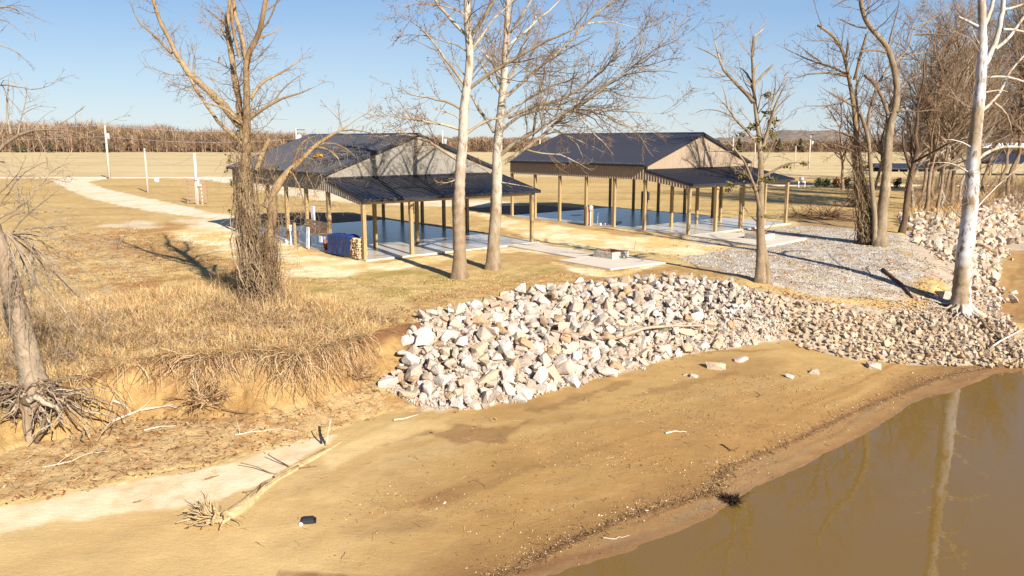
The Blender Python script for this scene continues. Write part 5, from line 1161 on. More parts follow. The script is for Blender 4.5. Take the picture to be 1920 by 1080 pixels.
# T1 vine covered tree
VL = [dict(per_m=4.2, t0=.1, ang=50, lratio=.34, K=8, wob=.16, up=.04, rmin=.008, lmax=1.8, t0T=.3), dict(per_m=3.6, t0=.15, ang=50, lratio=.55, K=6, wob=.22, up=.02, rmin=.008, lmax=1.0), dict(per_m=4.4, t0=.2, ang=50, lratio=.5, K=4, wob=.25, up=0, rmin=.006, lmax=.45)]
T1, T1o, T1g = traced((487,574), [
 [[(487,578),(478,500),(465,430),(458,350),(461,290),(462,235),(463,170),(460,111),(472,88),(484,72),(492,35),(498,0),(504,-60)], 30, 8],
 [[(500,576),(497,520),(505,450),(512,395),(511,368)], 22, 20],
 [[(458,262),(455,240),(443,160),(436,110),(428,80),(427,40),(432,0),(435,-70)], 16, 10], [[(460,110),(457,70),(440,28),(434,-20)], 9, 8], [[(449,108),(441,70),(433,36),(436,0)], 8, 6],
 [[(450,235),(438,222),(418,195),(393,172),(365,150),(352,137),(340,115),(328,98),(318,75),(300,45),(288,5),(282,-40)], 19, 7], [[(322,100),(305,85),(295,72),(278,55),(262,48),(253,25),(244,3)], 7, 2.5],
 [[(456,272),(440,255),(420,240),(398,215),(390,198),(378,180),(362,160),(354,142)], 10, 6], [[(462,238),(440,215),(420,200),(405,196),(375,192),(362,184),(358,172)], 7, 3],
 [[(465,225),(485,208),(505,195),(520,188),(545,180),(575,172),(608,152)], 10, 2], [[(470,185),(480,165),(500,147),(530,135),(548,128),(560,112),(590,95)], 9, 2.5], [[(515,190),(527,163),(550,150),(580,135)], 4, 1.5],
 [[(430,52),(407,33),(390,17),(366,4)], 5, 2.5], [[(428,80),(415,65),(413,40),(418,10)], 5, 3], [[(484,72),(505,65),(525,55),(528,48)], 5, 2], [[(490,55),(505,40),(512,20),(522,-5)], 5, 3], [[(498,20),(520,5),(540,-15)], 4, 2],
 [[(500,390),(520,345),(546,317),(565,300),(590,275),(607,260),(640,245),(680,215),(697,205)], 23, 3], [[(549,310),(555,285),(568,262),(600,252)], 8, 4], [[(590,276),(612,278),(632,292),(640,312)], 6, 3], [[(590,272),(620,262),(650,275),(672,300)], 4, 2], [[(640,245),(670,240),(700,255),(730,262)], 4, 2],
 [[(482,320),(490,290),(505,260)], 13, 10], [[(434,0),(450,-20),(462,-50)], 6, 4], [[(413,120),(412,100),(408,115),(409,122)], 3, 2],
 [[(565,300),(580,330),(585,360),(600,375)], 4, 1.5], [[(546,318),(560,345),(572,385),(575,420)], 4, 1.5]],
 'vine_covered_tree', 'bare tree wrapped in dry vines on the bank, with one big limb leaning left', None, M['bark'], flat(c_(196,160,112), c_(150,114,78)), flat(c_(214,178,128), c_(180,142,98)), flat(c_(206,168,120), c_(160,122,84)), VL, seed=21, trunks=2, flare=1.3)
def vines(root, out, org, n, hmax, spread, seed, colf, name='vine', down=.25, rr=(.006, .028)):
    rs = np.random.default_rng(seed); b = Bag(); P0, W0 = out[0]
    for i in range(n):
        j0 = rs.integers(0, max(2, len(P0) // 4)); h0 = rs.uniform(0, .3); K = 26; L = rs.uniform(.3, 1) * hmax
        zz = h0 + np.linspace(0, 1, K) * L; cx = np.interp(zz, P0[:, 2], P0[:, 0]); cy = np.interp(zz, P0[:, 2], P0[:, 1]); rw = np.interp(zz, P0[:, 2], W0)
        a = rs.uniform(0, 6.28) + np.cumsum(rs.normal(0, .17, K)); k = rw * (1 + abs(rs.normal(0, .5))) + abs(rs.normal(0, spread)) * np.exp(-zz / hmax * 1.6) * (1 + .3 * np.sin(np.linspace(0, 9, K) + a[0]))
        p = np.stack([cx + np.cos(a) * k, cy + np.sin(a) * k, zz], 1); r = rs.uniform(*rr)
        b.add(p[None], np.linspace(r, r * .4, K)[None], 4, colf)
    o = b.build(name, M['bark'], root); o['kind'] = 'stuff'; return o
vines(T1, T1o, T1g, 150, 6.5, .2, 5, flat(c_(226,194,148), c_(164,128,92)))
vines(T1, [T1o[1]], T1g, 60, 3.6, .16, 6, flat(c_(206,170,124), c_(150,114,80)))
def tangle(root, org, boxes, n, L, colf, name='vine_tangle', grav=-.12, rmin=.005):
    px = rng.integers(0, len(boxes), n); B = np.array(boxes, float)[px]; Y = org[1] + rng.normal(0, .4, n)
    p = np.array([at(rng.uniform(b[0], b[2]), rng.uniform(b[1], b[3]), y_) for b, y_ in zip(B, Y)]) - org; d = norm(rng.normal(size=(n, 3))); K = 9; pts = [p]; L = rng.uniform(.4, 1, n) * L
    for k in range(K - 1): d = norm(d + rng.normal(0, .35, (n, 3)) + (0, 0, grav)); pts.append(pts[-1] + d * (L / (K - 1))[:, None])
    b = Bag(); r = rng.uniform(rmin, rmin * 2, n)[:, None] * np.linspace(1, .5, K)[None]; b.add(np.stack(pts, 1), r, 3, colf); o = b.build(name, M['twig'], root); o['kind'] = 'stuff'
tangle(T1, T1g, [(430,250,500,330),(440,330,520,400),(440,400,530,480),(450,470,530,560),(430,440,560,560),(430,120,490,250)], 1000, 1.1, flat(c_(210,174,126), c_(150,112,78)))
tangle(T1, T1g, [(510,300,640,400),(560,270,720,330),(500,380,600,450)], 260, 1.0, flat(c_(220,190,140), c_(170,130,90)), 'hanging_twigs')
def leafclump(root, org, spots, n, name, cols_, s=(.03, .06)):
    V = []; Cc = []
    for (px, py, rx, ry) in spots:
        k = int(n * rx * ry / 100) + 12; Y = org[1] + rng.normal(0, rx * org[1] / F_PX * .6, k); g = rng.normal(0, .45, (k, 2))
        p = np.array([at(px + a * rx, py + b * ry, y_) for (a, b), y_ in zip(g, Y)]) - org; u = norm(rng.normal(size=(k, 3))) * rng.uniform(*s, (k, 1)); w = norm(np.cross(u, rng.normal(size=(k, 3)))) * rng.uniform(s[0] * .5, s[1] * .6, (k, 1))
        V.append(np.stack([p - u, p - w, p + u, p + w], 1).reshape(-1, 3)); Cc.append(np.repeat(np.array(cols_)[rng.integers(0, len(cols_), k)], 4, 0))
    V = np.concatenate(V); o = link(name, mesh_np(name, V, np.arange(len(V)).reshape(-1, 4), np.concatenate(Cc)), M['leaf'], root); o['kind'] = 'stuff'
leafclump(T1, T1g, [(440,260,8,12),(430,300,7,14),(450,245,6,8),(425,320,5,8),(435,345,5,9),(440,365,5,8),(430,395,4,4),(445,420,5,6),(470,290,8,6),(520,315,8,5),(500,350,6,10),(445,215,5,5),(548,318,5,4)], 22, 'vine_leaves', [c_(150,120,50), c_(110,96,44), c_(190,150,60), c_(90,80,42)], (.03, .07))
leafclump(T1, T1g, [(592,292,4,3),(600,293,4,2.5)], 60, 'yellow_leaves', [c_(240,180,60), c_(220,160,50)], (.05, .09))
# T4 mistletoe tree
ML = [dict(per_m=3.4, t0=.15, ang=45, lratio=.38, K=8, wob=.12, up=.05, rmin=.009, lmax=2.2, t0T=.5), dict(per_m=3.4, t0=.15, ang=45, lratio=.52, K=6, wob=.15, up=.03, rmin=.0085, lmax=1.1), dict(per_m=4.2, t0=.2, ang=42, lratio=.5, K=4, wob=.18, up=.02, rmin=.0068, lmax=.5)]
T4, T4o, T4g = traced((1428,530), [
 [[(1426,534),(1427,470),(1425,400),(1427,340),(1426,290),(1423,250),(1417,210),(1413,165),(1411,120),(1410,90),(1414,68)], 22, 5],
 [[(1440,534),(1437,490),(1430,455),(1428,440)], 12, 12],
 [[(1413,192),(1400,172),(1380,155),(1360,140),(1350,120),(1345,100),(1340,75),(1330,40)], 11, 2.5], [[(1345,108),(1325,95),(1300,87)], 4, 2], [[(1358,142),(1330,128),(1297,127)], 3.5, 1.5], [[(1412,165),(1405,142),(1393,128),(1375,125)], 5, 3],
 [[(1414,160),(1430,140),(1450,122)], 6, 5], [[(1412,145),(1416,130),(1423,118)], 5, 4], [[(1414,68),(1425,60),(1435,50)], 4, 2], [[(1415,262),(1395,238),(1375,220),(1365,205),(1350,185),(1335,172)], 8, 2.5],
 [[(1375,220),(1350,205),(1320,200),(1300,215)], 3.5, 1.5], [[(1365,205),(1360,175),(1350,150)], 3, 1.5], [[(1430,275),(1440,245),(1448,215),(1455,190),(1470,165),(1480,140)], 10, 2.5], [[(1452,210),(1468,188),(1492,172)], 4, 2], [[(1450,190),(1455,160),(1453,130)], 4, 1.5],
 [[(1425,395),(1415,350),(1400,310),(1385,285),(1355,255),(1340,240)], 9, 3], [[(1385,287),(1350,282),(1315,285)], 4, 2], [[(1400,312),(1370,302),(1340,305)], 4, 2], [[(1430,332),(1460,315),(1490,300),(1515,303)], 7, 3], [[(1428,300),(1450,290),(1475,295),(1490,305)], 5, 2.5],
 [[(1424,255),(1410,262),(1395,255)], 4, 2], [[(1428,350),(1410,345),(1385,350),(1370,362)], 4, 2], [[(1426,420),(1405,405),(1390,380)], 3.5, 1.5], [[(1430,440),(1455,415),(1475,385)], 3, 1.4], [[(1418,215),(1428,180),(1430,150)], 3.5, 1.5]],
 'mistletoe_tree', 'bare tree with green mistletoe clumps standing at the top of the riprap', None, M['bark'], flat(c_(196,168,130), c_(160,130,98)), flat(c_(216,194,158), c_(170,138,102)), flat(c_(206,178,138), c_(164,132,96)), ML, seed=31, trunks=2)
leafclump(T4, T4g, [(1440,178,9,6),(1440,210,9,7),(1449,228,9,10),(1450,252,9,12),(1417,236,9,8),(1390,252,12,5),(1423,262,10,7),(1434,278,8,5),(1395,328,12,8),(1430,336,12,8),(1365,356,10,6),(1412,352,8,6),(1410,240,8,4),(1475,312,10,4),(1508,306,10,5),(1370,345,8,7),(1450,335,9,5),(1433,405,6,4)], 46, 'mistletoe', [c_(160,144,66), c_(126,118,56), c_(184,160,80), c_(100,94,48)], (.05, .11))
# T5 white sycamore on the stony point
WL = [dict(per_m=1.8, t0=.25, ang=52, lratio=.34, K=8, wob=.12, up=.04, rmin=.009, lmax=2.0, t0T=.3), dict(per_m=3.2, t0=.15, ang=48, lratio=.5, K=6, wob=.15, up=.03, rmin=.008, lmax=1.0), dict(per_m=4, t0=.2, ang=45, lratio=.5, K=4, wob=.2, up=.02, rmin=.005, lmax=.5)]
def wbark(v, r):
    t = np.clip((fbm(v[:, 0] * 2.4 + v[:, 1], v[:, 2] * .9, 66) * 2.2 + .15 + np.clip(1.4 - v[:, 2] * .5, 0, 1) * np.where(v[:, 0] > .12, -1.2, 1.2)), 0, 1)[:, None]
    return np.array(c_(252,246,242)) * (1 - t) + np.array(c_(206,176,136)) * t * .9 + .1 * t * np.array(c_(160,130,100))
traced((1803,585), [
 [[(1800,589),(1801,565),(1807,500),(1815,430),(1822,350),(1826,290),(1830,240),(1836,190),(1840,140),(1842,95),(1842,60),(1841,20),(1840,-70)], 38, 12],
 [[(1846,122),(1862,92),(1872,65),(1878,30),(1882,0),(1886,-60)], 12, 9], [[(1846,48),(1858,25),(1862,0),(1865,-40)], 9, 7], [[(1834,50),(1815,40),(1798,32)], 7, 5], [[(1866,92),(1890,80),(1898,60),(1910,45),(1928,22)], 8, 6], [[(1878,18),(1900,15),(1930,3)], 6, 4], [[(1880,55),(1905,55),(1930,63)], 6, 4],
 [[(1826,217),(1850,205),(1865,190),(1878,165),(1890,140),(1905,118),(1928,98)], 8, 4], [[(1863,192),(1880,200),(1895,220),(1898,250)], 6, 3], [[(1848,173),(1872,168),(1890,172)], 4, 3], [[(1850,145),(1885,140),(1925,155)], 5, 4], [[(1832,300),(1855,278),(1890,272),(1928,279)], 8, 5],
 [[(1820,402),(1850,370),(1890,330),(1920,305)], 4, 2], [[(1815,445),(1850,405),(1868,396),(1900,392)], 4, 2], [[(1812,420),(1790,400),(1775,375),(1760,362)], 3, 1.5], [[(1825,330),(1800,310),(1770,300),(1740,305)], 4, 1.6], [[(1826,280),(1800,262),(1770,262)], 3.5, 1.6], [[(1842,90),(1828,72),(1822,50)], 4, 3]],
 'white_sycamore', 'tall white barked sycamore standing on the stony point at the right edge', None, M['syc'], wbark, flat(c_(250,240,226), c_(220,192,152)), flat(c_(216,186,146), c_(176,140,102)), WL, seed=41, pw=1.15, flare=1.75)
T5 = [x_ for x_ in C.objects if x_.name == 'white_sycamore'][0]; q = np.array(T5.location); b = MB()
for i in range(18):
    a = i / 18 * 6.28 + rng.normal(0, .2); K = 10; L = rng.uniform(.9, 1.9); s_ = np.linspace(0, 1, K); aa_ = a + np.cumsum(rng.normal(0, .07, K)); rad = .34 + s_ * L
    X_ = q[0] + np.cos(aa_) * rad; Y_ = q[1] + np.sin(aa_) * rad; rr = rng.uniform(.05, .11); Rr = rr * (1 - .75 * s_)
    Z_ = height(X_, Y_) + Rr * .5 + .38 * np.exp(-s_ * L / .28) + .05
    b.tube(np.stack([X_, Y_, Z_], 1) - q, Rr, 7, c_(216,192,156) if i % 2 else c_(240,226,206), cap=False)
b.build('root', M['bark'], T5, True)
# T6 tree at the left edge leaning over its washed-out roots
LL6 = [dict(per_m=3.6, t0=.1, ang=42, lratio=.4, K=9, wob=.1, up=-.02, rmin=.006, lmax=1.7, t0T=.5), dict(per_m=3.8, t0=.15, ang=42, lratio=.55, K=7, wob=.14, up=-.03, rmin=.0055, lmax=1.0), dict(per_m=4.6, t0=.2, ang=40, lratio=.55, K=4, wob=.18, up=-.02, rmin=.0042, lmax=.4)]
T6, T6o, T6g = traced((68,742), [
 [[(70,748),(58,690),(42,620),(25,550),(5,480),(-25,400),(-50,300),(-70,180),(-80,60)], 50, 22],
 [[(-48,330),(10,268),(40,250),(80,241),(124,244),(172,250)], 13, 2.5], [[(20,252),(12,205),(14,165),(20,130)], 6, 2], [[(-60,170),(0,158),(40,165),(80,170),(115,150)], 5, 1.8], [[(-70,90),(0,80),(30,95),(55,115),(66,130)], 5, 2], [[(-70,60),(0,30),(25,45),(52,70)], 4, 1.6], [[(-80,40),(-5,14),(12,8),(35,20),(68,28)], 9, 2], [[(-20,418),(20,400),(55,375),(75,345),(90,325),(160,290)], 7, 1.8],
 [[(-10,425),(40,395),(90,400),(150,385)], 5, 1.6], [[(10,436),(45,470),(70,520),(88,560),(110,590)], 6, 2], [[(12,436),(25,480),(30,540),(20,600)], 5, 2], [[(14,438),(60,460),(120,500),(165,520)], 5, 1.6], [[(20,440),(50,500),(60,560),(48,620)], 5, 1.8], [[(88,540),(120,580),(140,610),(183,662)], 5, 1.5],
 [[(5,440),(40,430),(100,440),(150,470)], 5, 1.5], [[(0,445),(10,500),(0,570),(15,610)], 4, 1.5], [[(-10,400),(30,340),(60,310),(110,300)], 4, 1.5], [[(-30,400),(0,360),(35,330),(50,290)], 4, 1.5], [[(15,440),(70,480),(100,530),(105,575)], 4, 1.5], [[(60,470),(110,520),(150,560),(205,600)], 4, 1.5], [[(-40,300),(0,300),(60,320),(100,350)], 4, 1.5], [[(30,470),(20,520),(50,580),(40,640)], 4, 1.5]] + [[[(12 + k, 438), (12 + .3 * (ex - 12), 438 + .22 * (ey - 438) - 14), (12 + .7 * (ex - 12), 438 + .62 * (ey - 438) - 8), (ex, ey)], 3.6, 1.3] for k, (ex, ey) in enumerate(((60,700),(-10,660),(110,665),(150,640),(200,620),(240,570),(215,500),(190,440),(250,470),(130,340),(70,600),(20,690),(100,500),(160,590),(280,520)))],
 'leaning_tree', 'tree leaning at the left edge above its washed-out roots, with drooping twigs', None, M['bark'], flat(c_(206,180,148), c_(170,140,108)), flat(c_(214,190,156), c_(180,150,116)), flat(c_(220,198,168), c_(176,144,112)), LL6, seed=51, flare=1.5, depth=19.9)
q = T6g; b = MB(); RC6 = [c_(206,178,144), c_(178,146,112), c_(150,118,88), c_(220,198,166)]
for i in range(110):
    px = rng.uniform(-40, 215) if i > 30 else rng.uniform(30, 120); t = (px - 75) / 140
    s0 = np.array((q[0] + rng.normal(0, .15), q[1] - .1 + rng.normal(0, .15), q[2] + rng.uniform(-.1, .2)))
    tgt = at(px, rng.uniform(735, 800) if i % 3 else rng.uniform(720, 750), q[1] + rng.uniform(-.7, .5)); K = 12
    Q = s0[None] * (1 - np.linspace(0, 1, K)[:, None]) + tgt[None] * np.linspace(0, 1, K)[:, None]; Q[1:] += np.cumsum(rng.normal(0, .035, (K - 1, 3)), 0); Q[:, 2] += .18 * np.sin(np.linspace(0, 3.1, K))
    tail = wander(Q[-1], (rng.normal(0, .5), -.4, -.8), rng.uniform(.2, .8), 6, .3, -.12); Q = np.concatenate([Q, tail[1:]])
    hm = height(Q[:, 0], Q[:, 1]); Q[:, 2] = np.maximum(Q[:, 2], hm + .02); rr = rng.uniform(.012, .05) if i > 24 else rng.uniform(.05, .1)
    b.tube(Q - q, np.linspace(rr, rr * .2, len(Q)), 6, RC6[rng.integers(0, 4)], cap=False)
    for _ in range(2):
        j = rng.integers(3, len(Q) - 2); p2 = wander(Q[j] - q, (rng.normal(0, .6), rng.normal(-.3, .3), rng.normal(-.5, .4)), rng.uniform(.2, .5), 6, .3, -.1); b.tube(p2, np.linspace(rr * .5, rr * .12, 6), 4, RC6[rng.integers(0, 4)], cap=False)
o = b.build('roots', M['bark'], T6, True)
b = MB(); Q = [at(px, py, q[1] - .35) - q for px, py in ((52,760),(50,800),(58,830),(70,862))]; b.tube(Q, [.13, .11, .13, .08], 8, c_(190,160,126)); Q = [at(px, py, q[1] - .35) - q for px, py in ((86,775),(84,800),(66,832))]; b.tube(Q, [.05, .08, .06], 8, c_(180,150,116)); b.build('tap_root', M['bark'], T6, True)
# riverside trees, the two nearest traced
RL = [dict(per_m=3.6, t0=.12, ang=48, lratio=.38, K=8, wob=.14, up=.05, rmin=.012, lmax=2.6, t0T=.45), dict(per_m=3.0, t0=.15, ang=46, lratio=.55, K=6, wob=.17, up=.04, rmin=.011, lmax=1.6), dict(per_m=4.0, t0=.2, ang=42, lratio=.5, K=4, wob=.2, up=.03, rmin=.009, lmax=.8)]
traced((1650,462), [
 [[(1650,465),(1654,400),(1662,335),(1665,280),(1668,235),(1680,205),(1683,165),(1678,130),(1668,100),(1665,85),(1650,70),(1632,55),(1620,35),(1613,0),(1611,-50)], 24, 8],
 [[(1642,462),(1640,400),(1633,330),(1630,270),(1622,235),(1613,212)], 12, 7],
 [[(1665,215),(1655,185),(1648,160),(1635,150),(1622,141)], 9, 7], [[(1625,245),(1632,205),(1640,170),(1648,152),(1655,135),(1675,120),(1695,105),(1705,85),(1715,60),(1712,45),(1702,28)], 8, 3.5], [[(1693,106),(1720,100),(1750,98)], 4, 2], [[(1715,65),(1750,63),(1790,67)], 4, 2], [[(1714,55),(1730,42),(1760,35),(1776,5)], 4, 2.5],
 [[(1662,98),(1640,93),(1600,98)], 5, 3], [[(1625,52),(1600,50),(1585,40),(1567,33)], 4.5, 2.5], [[(1666,85),(1672,55),(1682,30),(1686,5)], 4, 3], [[(1612,0),(1590,-5),(1560,15)], 4, 2], [[(1668,212),(1690,205),(1720,210),(1760,205),(1790,200)], 5, 2], [[(1683,165),(1700,150),(1730,140)], 4, 2]],
 'riverside_tree', 'tall twin stemmed bare tree, nearest of the riverside group right of the far fire pit', 'bare trees along the river bank', M['bark'], flat(c_(204,180,142), c_(160,130,96)), flat(c_(196,164,124), c_(150,118,88)), flat(c_(178,142,106), c_(136,104,78)), RL, seed=61, trunks=2)
T8, T8o, T8g = traced((1626,458), [
 [[(1628,460),(1620,400),(1612,340),(1608,300),(1605,240),(1600,190),(1592,150),(1585,110),(1575,80),(1555,60),(1533,47)], 18, 5],
 [[(1602,150),(1610,120),(1618,90),(1625,65)], 8, 5], [[(1597,145),(1570,137),(1530,135),(1505,143),(1480,146)], 7, 2.5], [[(1590,140),(1560,125),(1520,115),(1495,100),(1475,95),(1455,82)], 6, 2], [[(1540,118),(1515,98),(1490,80)], 4, 1.6], [[(1597,255),(1575,243),(1545,243),(1525,248)], 5, 2], [[(1604,285),(1580,275),(1555,268),(1530,265)], 5, 2], [[(1600,200),(1575,180),(1550,175),(1535,160)], 5, 2], [[(1580,95),(1565,75),(1545,70)], 5, 3], [[(1586,112),(1590,80),(1588,70)], 5, 4], [[(1604,180),(1560,200),(1520,195),(1485,210)], 4, 1.5]],
 'riverside_tree', 'vine covered bare tree just left of the twin stemmed riverside tree', 'bare trees along the river bank', M['bark'], flat(c_(196,166,120), c_(140,108,76)), flat(c_(196,162,120), c_(150,118,88)), flat(c_(178,142,106), c_(136,104,78)), RL, seed=62, flare=1.2)
vines(T8, T8o, T8g, 110, 6, .2, 8, flat(c_(206,174,128), c_(150,114,78)), rr=(.01, .035))
def auto_tree(px, py, pt, w, label, seed, barkf, limbf, twigf, lean=0, group='bare trees along the river bank', dens=1.0, name='riverside_tree', m='bark', lift=None, nl=None, limb_t0=.22, depth=None):
    """a bare tree grown procedurally on its spot, top at about photograph height pt"""
    rs = np.random.default_rng(seed)
    if depth is None: q = PT(px, py)
    else: a_ = at(px, py, depth); q = (float(a_[0]), depth, hz(float(a_[0]), depth))
    H_ = at(px, pt, q[1])[2] - q[2]; root = empty(name, q); tag(root, label, 'tree', group)
    K = 14; t = np.linspace(0, 1, K); r0 = w * .32 * q[1] / F_PX
    Pt = np.stack([lean * H_ * t ** 1.3 + np.cumsum(rs.normal(0, .012 * H_, K)), np.cumsum(rs.normal(0, .012 * H_, K)), t * H_], 1); Pt[0] = (0, 0, -.2)
    Rt = r0 * (1 - .85 * t) + .01; Rt[0] *= 1.4
    b = Bag(); b.add(Pt[None], Rt[None], 9, barkf); b.build('trunk', M[m], root)
    f = q[1] / 50.
    A = spawn(Pt[None], Rt[None], np.array([H_]), (nl or 1.6) * dens / max(1, f * .8), limb_t0, 42, .5, 10, .1, .06, rr=.9, rmin=.018 * f, lmax=6, tdec=.6, nmin=6)
    for k in range(len(A[0])):
        b = Bag(); b.add(A[0][k:k + 1], A[1][k:k + 1], 5, limbf); b.build('limb', M['twig'], root)
    B = spawn(*A, 1.7 * dens, .12, 44, .5, 7, .14, .05, rmin=.012 * f, lmax=2.6); D_ = spawn(*B, 1.9 * dens, .15, 42, .52, 5, .17, .04, rmin=.0095 * f, lmax=1.4); E_ = spawn(*D_, 1.7 * dens / f, .2, 40, .5, 4, .2, .03, rmin=.008 * f, lmax=.8)
    b = Bag(); b.add(B[0], B[1], 3, twigf); b.add(D_[0], D_[1], 3, twigf); b.add(E_[0], E_[1], 3, twigf); o = b.build('twigs', M['twig'], root); o['kind'] = 'stuff'
    return root, [(Pt, Rt)], np.array(q)
bT = flat(c_(206,174,134), c_(156,122,92)); lT = flat(c_(202,168,126), c_(154,120,88)); tT = flat(c_(208,170,126), c_(160,124,92)); wT = flat(c_(244,230,206), c_(206,180,142)); dT = flat(c_(140,106,78), c_(110,82,62))
auto_tree(1690,436,90,17,'dark bare tree with a low fork right of the twin stemmed tree',71,flat(c_(160,128,94), c_(110,84,62)),dT,dT,.06,limb_t0=.18)
T9, T9o, T9g = auto_tree(1608,388,140,20,'shaggy dead stump of a tree smothered in brown vines behind the vine covered tree',72,bT,lT,tT,-.05,dens=.8)
tangle(T9, T9g, [(1590,330,1625,390),(1595,250,1622,330),(1585,350,1630,395)], 420, 1.8, flat(c_(176,130,90), c_(120,84,58)), 'vine_tangle', rmin=.012)
spec = [(1735,400,60,11,'bT','slim bare tree behind the far stone bank, leftmost of that row',.02),(1762,392,100,9,'wT','thin pale barked tree behind the far stone bank near the plastic jug',.03),(1782,392,40,12,'bT','bare tree close behind the white sycamore, on its left',.10),(1800,380,110,8,'wT','slender whitish tree leaning right just left of the white sycamore',.16),
        (1842,362,30,10,'bT','bare tree just right of the white sycamore trunk',.0),(1872,352,90,9,'bT','thin bare tree over the far stones right of the white sycamore',.04),(1900,348,20,12,'bT','large bare tree at the right edge behind the far stones',.05),(1925,372,60,14,'bT','bare tree leaning right at the far right edge',.22),(1965,385,-20,18,'bT','big bare tree mostly outside the right edge',-.12),
        (1820,360,70,9,'wT','pale tree partly hidden by the white sycamore trunk',-.05),(1700,372,130,10,'bT','bare tree seen between the twin stemmed tree and the white sycamore',.05),(1668,362,170,8,'bT','small bare tree far behind the twin stemmed tree',.0),(1750,370,150,8,'bT','small bare tree in the thicket behind the white sycamore',-.04),(1770,378,120,9,'bT','bare tree in the middle of the thicket left of the white sycamore',.08),(1722,385,110,9,'bT','bare tree leaning right behind the dark forked tree',.14),
        (1580,356,175,8,'bT','small bare tree far behind the vine covered riverside tree, on its left',-.05),(1632,368,120,8,'bT','thin bare tree seen in the gap between the twin stems',.03),(1712,392,40,9,'wT','tall slim pale tree directly behind the dark forked tree',.04),(1755,400,10,9,'bT','tallest bare tree of the thicket left of the white sycamore',.02),(1890,372,-10,10,'bT','tall bare tree between the white sycamore and the right edge',.03)]
for i, (px, py, pt, w, k, lb, ln) in enumerate(spec):
    auto_tree(px, py, pt, w, lb, 200 + i, {'bT': bT, 'wT': wT}[k], {'bT': lT, 'wT': wT}[k], tT, ln, dens=1.55, m='syc' if k == 'wT' else 'bark', nl=2.6)
for i in range(26):                                # undergrowth thicket under the riverside trees
    px = rng.uniform(1700, 1930); py = rng.uniform(350, 400); q = PT(px, py); n = 26; r = empty('thicket_shrub', q); tag(r, 'leafless brown shrub in the thicket under the riverside trees', 'shrub', 'leafless shrubs of the riverside thicket')
    b = Bag(); d = norm(np.stack([rng.normal(0, .5, n), rng.normal(0, .5, n), np.ones(n)], 1)); L = rng.uniform(1.0, 3.2, n); pts = [rng.normal(0, .15, (n, 3)) * [1, 1, 0]]
    for k in range(7): d = norm(d + rng.normal(0, .13, (n, 3))); pts.append(pts[-1] + d * (L / 7)[:, None])
    A = (np.stack(pts, 1), np.linspace(.02, .01, 8)[None].repeat(n, 0), L); B = spawn(*A, 2.4, .2, 40, .42, 5, .2, .03, rmin=.011); b.add(A[0], A[1], 3, tT); b.add(B[0], B[1], 3, tT); b.build('stems', M['twig'], r)
# tree tops reaching in from outside, whose shadows fall on the lawn and gables come from the trees above
# ------------------------------------------------------------------ far wood at the edge of the field
def far_wood(name, x, y, zb, h, cols_, nb, wid, seed, label=None):
    rs = np.random.default_rng(seed); n = len(x)
    # each tree: a thin trunk and a fan of tapering upward limbs
    V = []; Q = []; Cc = []
    a = rs.uniform(0, 6.28, (n, nb)); t = rs.uniform(.08, .92, (n, nb)); rad = h[:, None] * .4 * np.sqrt(np.clip(1 - ((t - .58) / .6) ** 2, .05, 1)) * rs.uniform(.35, 1.05, (n, nb))
    base = np.stack([x[:, None] + 0 * a, y[:, None] + 0 * a, zb[:, None] + h[:, None] * (t * .72)], 2)
    tip = np.stack([x[:, None] + np.cos(a) * rad, y[:, None] + np.sin(a) * rad, zb[:, None] + h[:, None] * np.minimum(t * .8 + .12 + .12 * rs.random((n, nb)) + rs.normal(0, .03, (n, nb)), 1.04)], 2)
    side = np.stack([-np.sin(a + rs.normal(0, .8, a.shape)), np.cos(a), rs.normal(0, .3, a.shape)], 2) * (wid * rs.uniform(.5, 1.3, (n, nb)))[..., None]
    mid = (base + tip) / 2 + rs.normal(0, .3, base.shape)
    v = np.stack([base - side * .3 , tip, base * .45 + tip * .55 + side * 1.5], 2).reshape(-1, 3)
    c = (np.array(cols_)[rs.integers(0, len(cols_), n)])[:, None, :] * rs.uniform(.72, 1.3, (n, nb, 1)); c = np.repeat(c.reshape(-1, 3), 3, 0)
    tv = []; w_ = .012 * h
    T0 = np.stack([x, y, zb], 1); T1_ = T0 + np.stack([rs.normal(0, .5, n), rs.normal(0, .5, n), h * .85], 1)
    P2 = np.stack([T0, T1_], 1); v2, q2 = tubes(P2, np.stack([w_, w_ * .4], 1), 3)
    q = np.arange(len(v)).reshape(-1, 3); tc = np.repeat(np.array(cols_)[rs.integers(0, len(cols_), n)] * rs.uniform(.9, 1.7, (n, 1)), 6, 0)
    o = link(name, mesh_np(name, np.concatenate([v, v2]), [q, q2 + len(v)], np.concatenate([c, tc])), M['hillwood'])
    o['kind'] = 'stuff'
    if label: o['label'] = label
    return o
WC = [S(*c, 1.85) for c in ((180,148,116), (164,134,108), (192,160,126), (150,122,98), (172,142,106), (144,120,98), (186,150,122))]
def topz(a, Y):                                    # tree-top height wanted at bearing a
    px = np.array([-400, 0, 150, 300, 420, 480, 560, 700, 860, 960, 1100, 1250, 1330, 1400, 1520, 1700, 2300]); py = np.array([226, 224, 222, 227, 233, 238, 240, 248, 250, 252, 250, 250, 262, 263, 262, 262, 262])
    p = np.interp(960 + a * F_PX * .984, px, py); return CAM_H + Y * np.tan(np.arctan((540 - p) / F_PX) - PITCH)
n = 4000; Yd = rng.uniform(425, 545, n); A_ = rng.uniform(-.78, .78, n); xw = A_ * Yd; zb = height(np.clip(xw, -600, 600), Yd)
h = np.maximum(topz(A_, Yd) - zb, 5.) * rng.uniform(.7, 1.0, n) * (.96 + .4 * fbm(xw / 32, Yd / 60, 77)); h = np.where(Yd < 436, h * rng.uniform(.45, .9, n), h)
far_wood('far_woodland', xw, Yd, zb, h, WC, 80, .13, 3, 'brown leafless woodland along the far edge of the field')
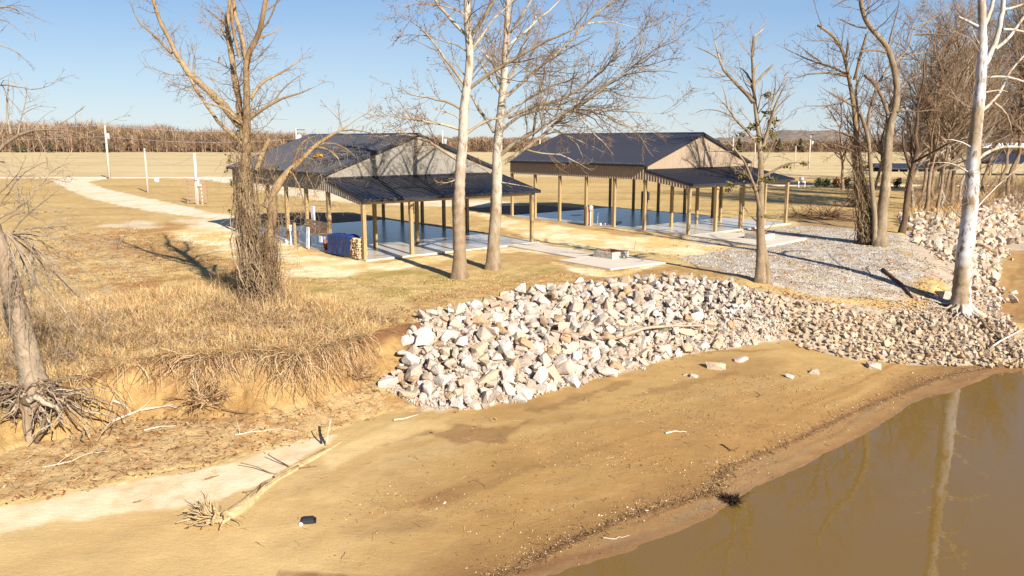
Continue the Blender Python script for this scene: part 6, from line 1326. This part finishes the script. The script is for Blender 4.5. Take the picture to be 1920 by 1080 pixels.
n = 60; A_ = rng.uniform(-.7, .75, n); Yd = rng.uniform(420, 430, n)      # evergreens at the wood's foot
for i in range(0, 10):
    px = (45, 95, 200, 640, 30, 1345, 1385, 1460, 1500, 1620)[i]; Y = 424.; x0 = at(px, 285, Y)[0]; hh = (5, 6, 7, 4, 4, 6, 7, 7, 7, 6)[i]; m_ = 240
    r = empty('cedar_tree', (x0, Y, 0)); tag(r, ('small dark evergreen at the foot of the far wood, left end', 'dark evergreen at the foot of the far wood left of the tall pole', 'darkest evergreen bush just left of the tall utility pole', 'low evergreen at the far wood above the near roof', 'tiny evergreen at the left edge of the far wood', 'dark evergreen right of the far gable', 'dark evergreen behind the trunk with mistletoe', 'dark evergreen left of the white far pole', 'dark evergreen right of the white far pole', 'dark evergreen behind the vine covered riverside tree')[i], 'evergreen', 'evergreens along the far field edge')
    t = rng.random(m_) ** .8; a = rng.uniform(0, 6.28, m_); rd = (1 - t) * hh * .34 * rng.uniform(.5, 1, m_); p = np.stack([np.cos(a) * rd, np.sin(a) * rd, t * hh], 1); u = rng.normal(0, .35, (m_, 3)); w = rng.normal(0, .35, (m_, 3))
    link('crown', mesh_np('crown', np.stack([p - u, p - w, p + u, p + w], 1).reshape(-1, 3), np.arange(m_ * 4).reshape(-1, 4), np.repeat(np.array([S(112, 104, 74, 1.9)]) * rng.uniform(.7, 1.3, (m_, 1)), 4, 0)), M['hillwood'], r)
    b = MB(); b.tube([(0, 0, -.3), (0, 0, hh * .6)], .15, 5, (.1, .07, .05)); b.build('trunk', M['hillwood'], r)
# distant wooded ridge, distance haze put into its greyed colour
def ridge(name, Y, px, py, colr, seed, depth=500):
    xs = np.linspace(-1.1, 1.1, 420) * Y; pp = np.interp(960 + xs / Y * F_PX * .984, px, py); top = CAM_H + Y * np.tan(np.arctan((540 - pp) / F_PX) - PITCH)
    ts = np.linspace(0, 1, 26); V = []
    for t in ts: V.append(np.stack([xs, np.full(xs.shape, Y - depth + depth * t), -3 + (top + 3) * np.sin(t * math.pi / 2) ** 1.3 + fbm(xs / 18, t * 40 + xs * 0, seed) * 3.2 * (t > 0)], 1))
    V = np.array(V).reshape(-1, 3); ii = np.arange(len(V)).reshape(len(ts), -1); q = np.stack([ii[:-1, :-1], ii[:-1, 1:], ii[1:, 1:], ii[1:, :-1]], -1).reshape(-1, 4)
    c = np.array([colr]) * (1 + .35 * fbm(V[:, 0] / 14, V[:, 1] / 30, seed + 3)[:, None]); o = link(name, mesh_np(name, V, q, c), M['hillwood']); o['kind'] = 'structure'
ridge('far_hill', 1900, [-500, 700, 1150, 1300, 1340, 1380, 1420, 1450, 1480, 1540, 1600, 1700, 1900, 2400], [262, 258, 262, 262, 258, 255, 251, 244, 245, 249, 253, 256, 258, 258], S(158, 142, 126, 1.7), 5)
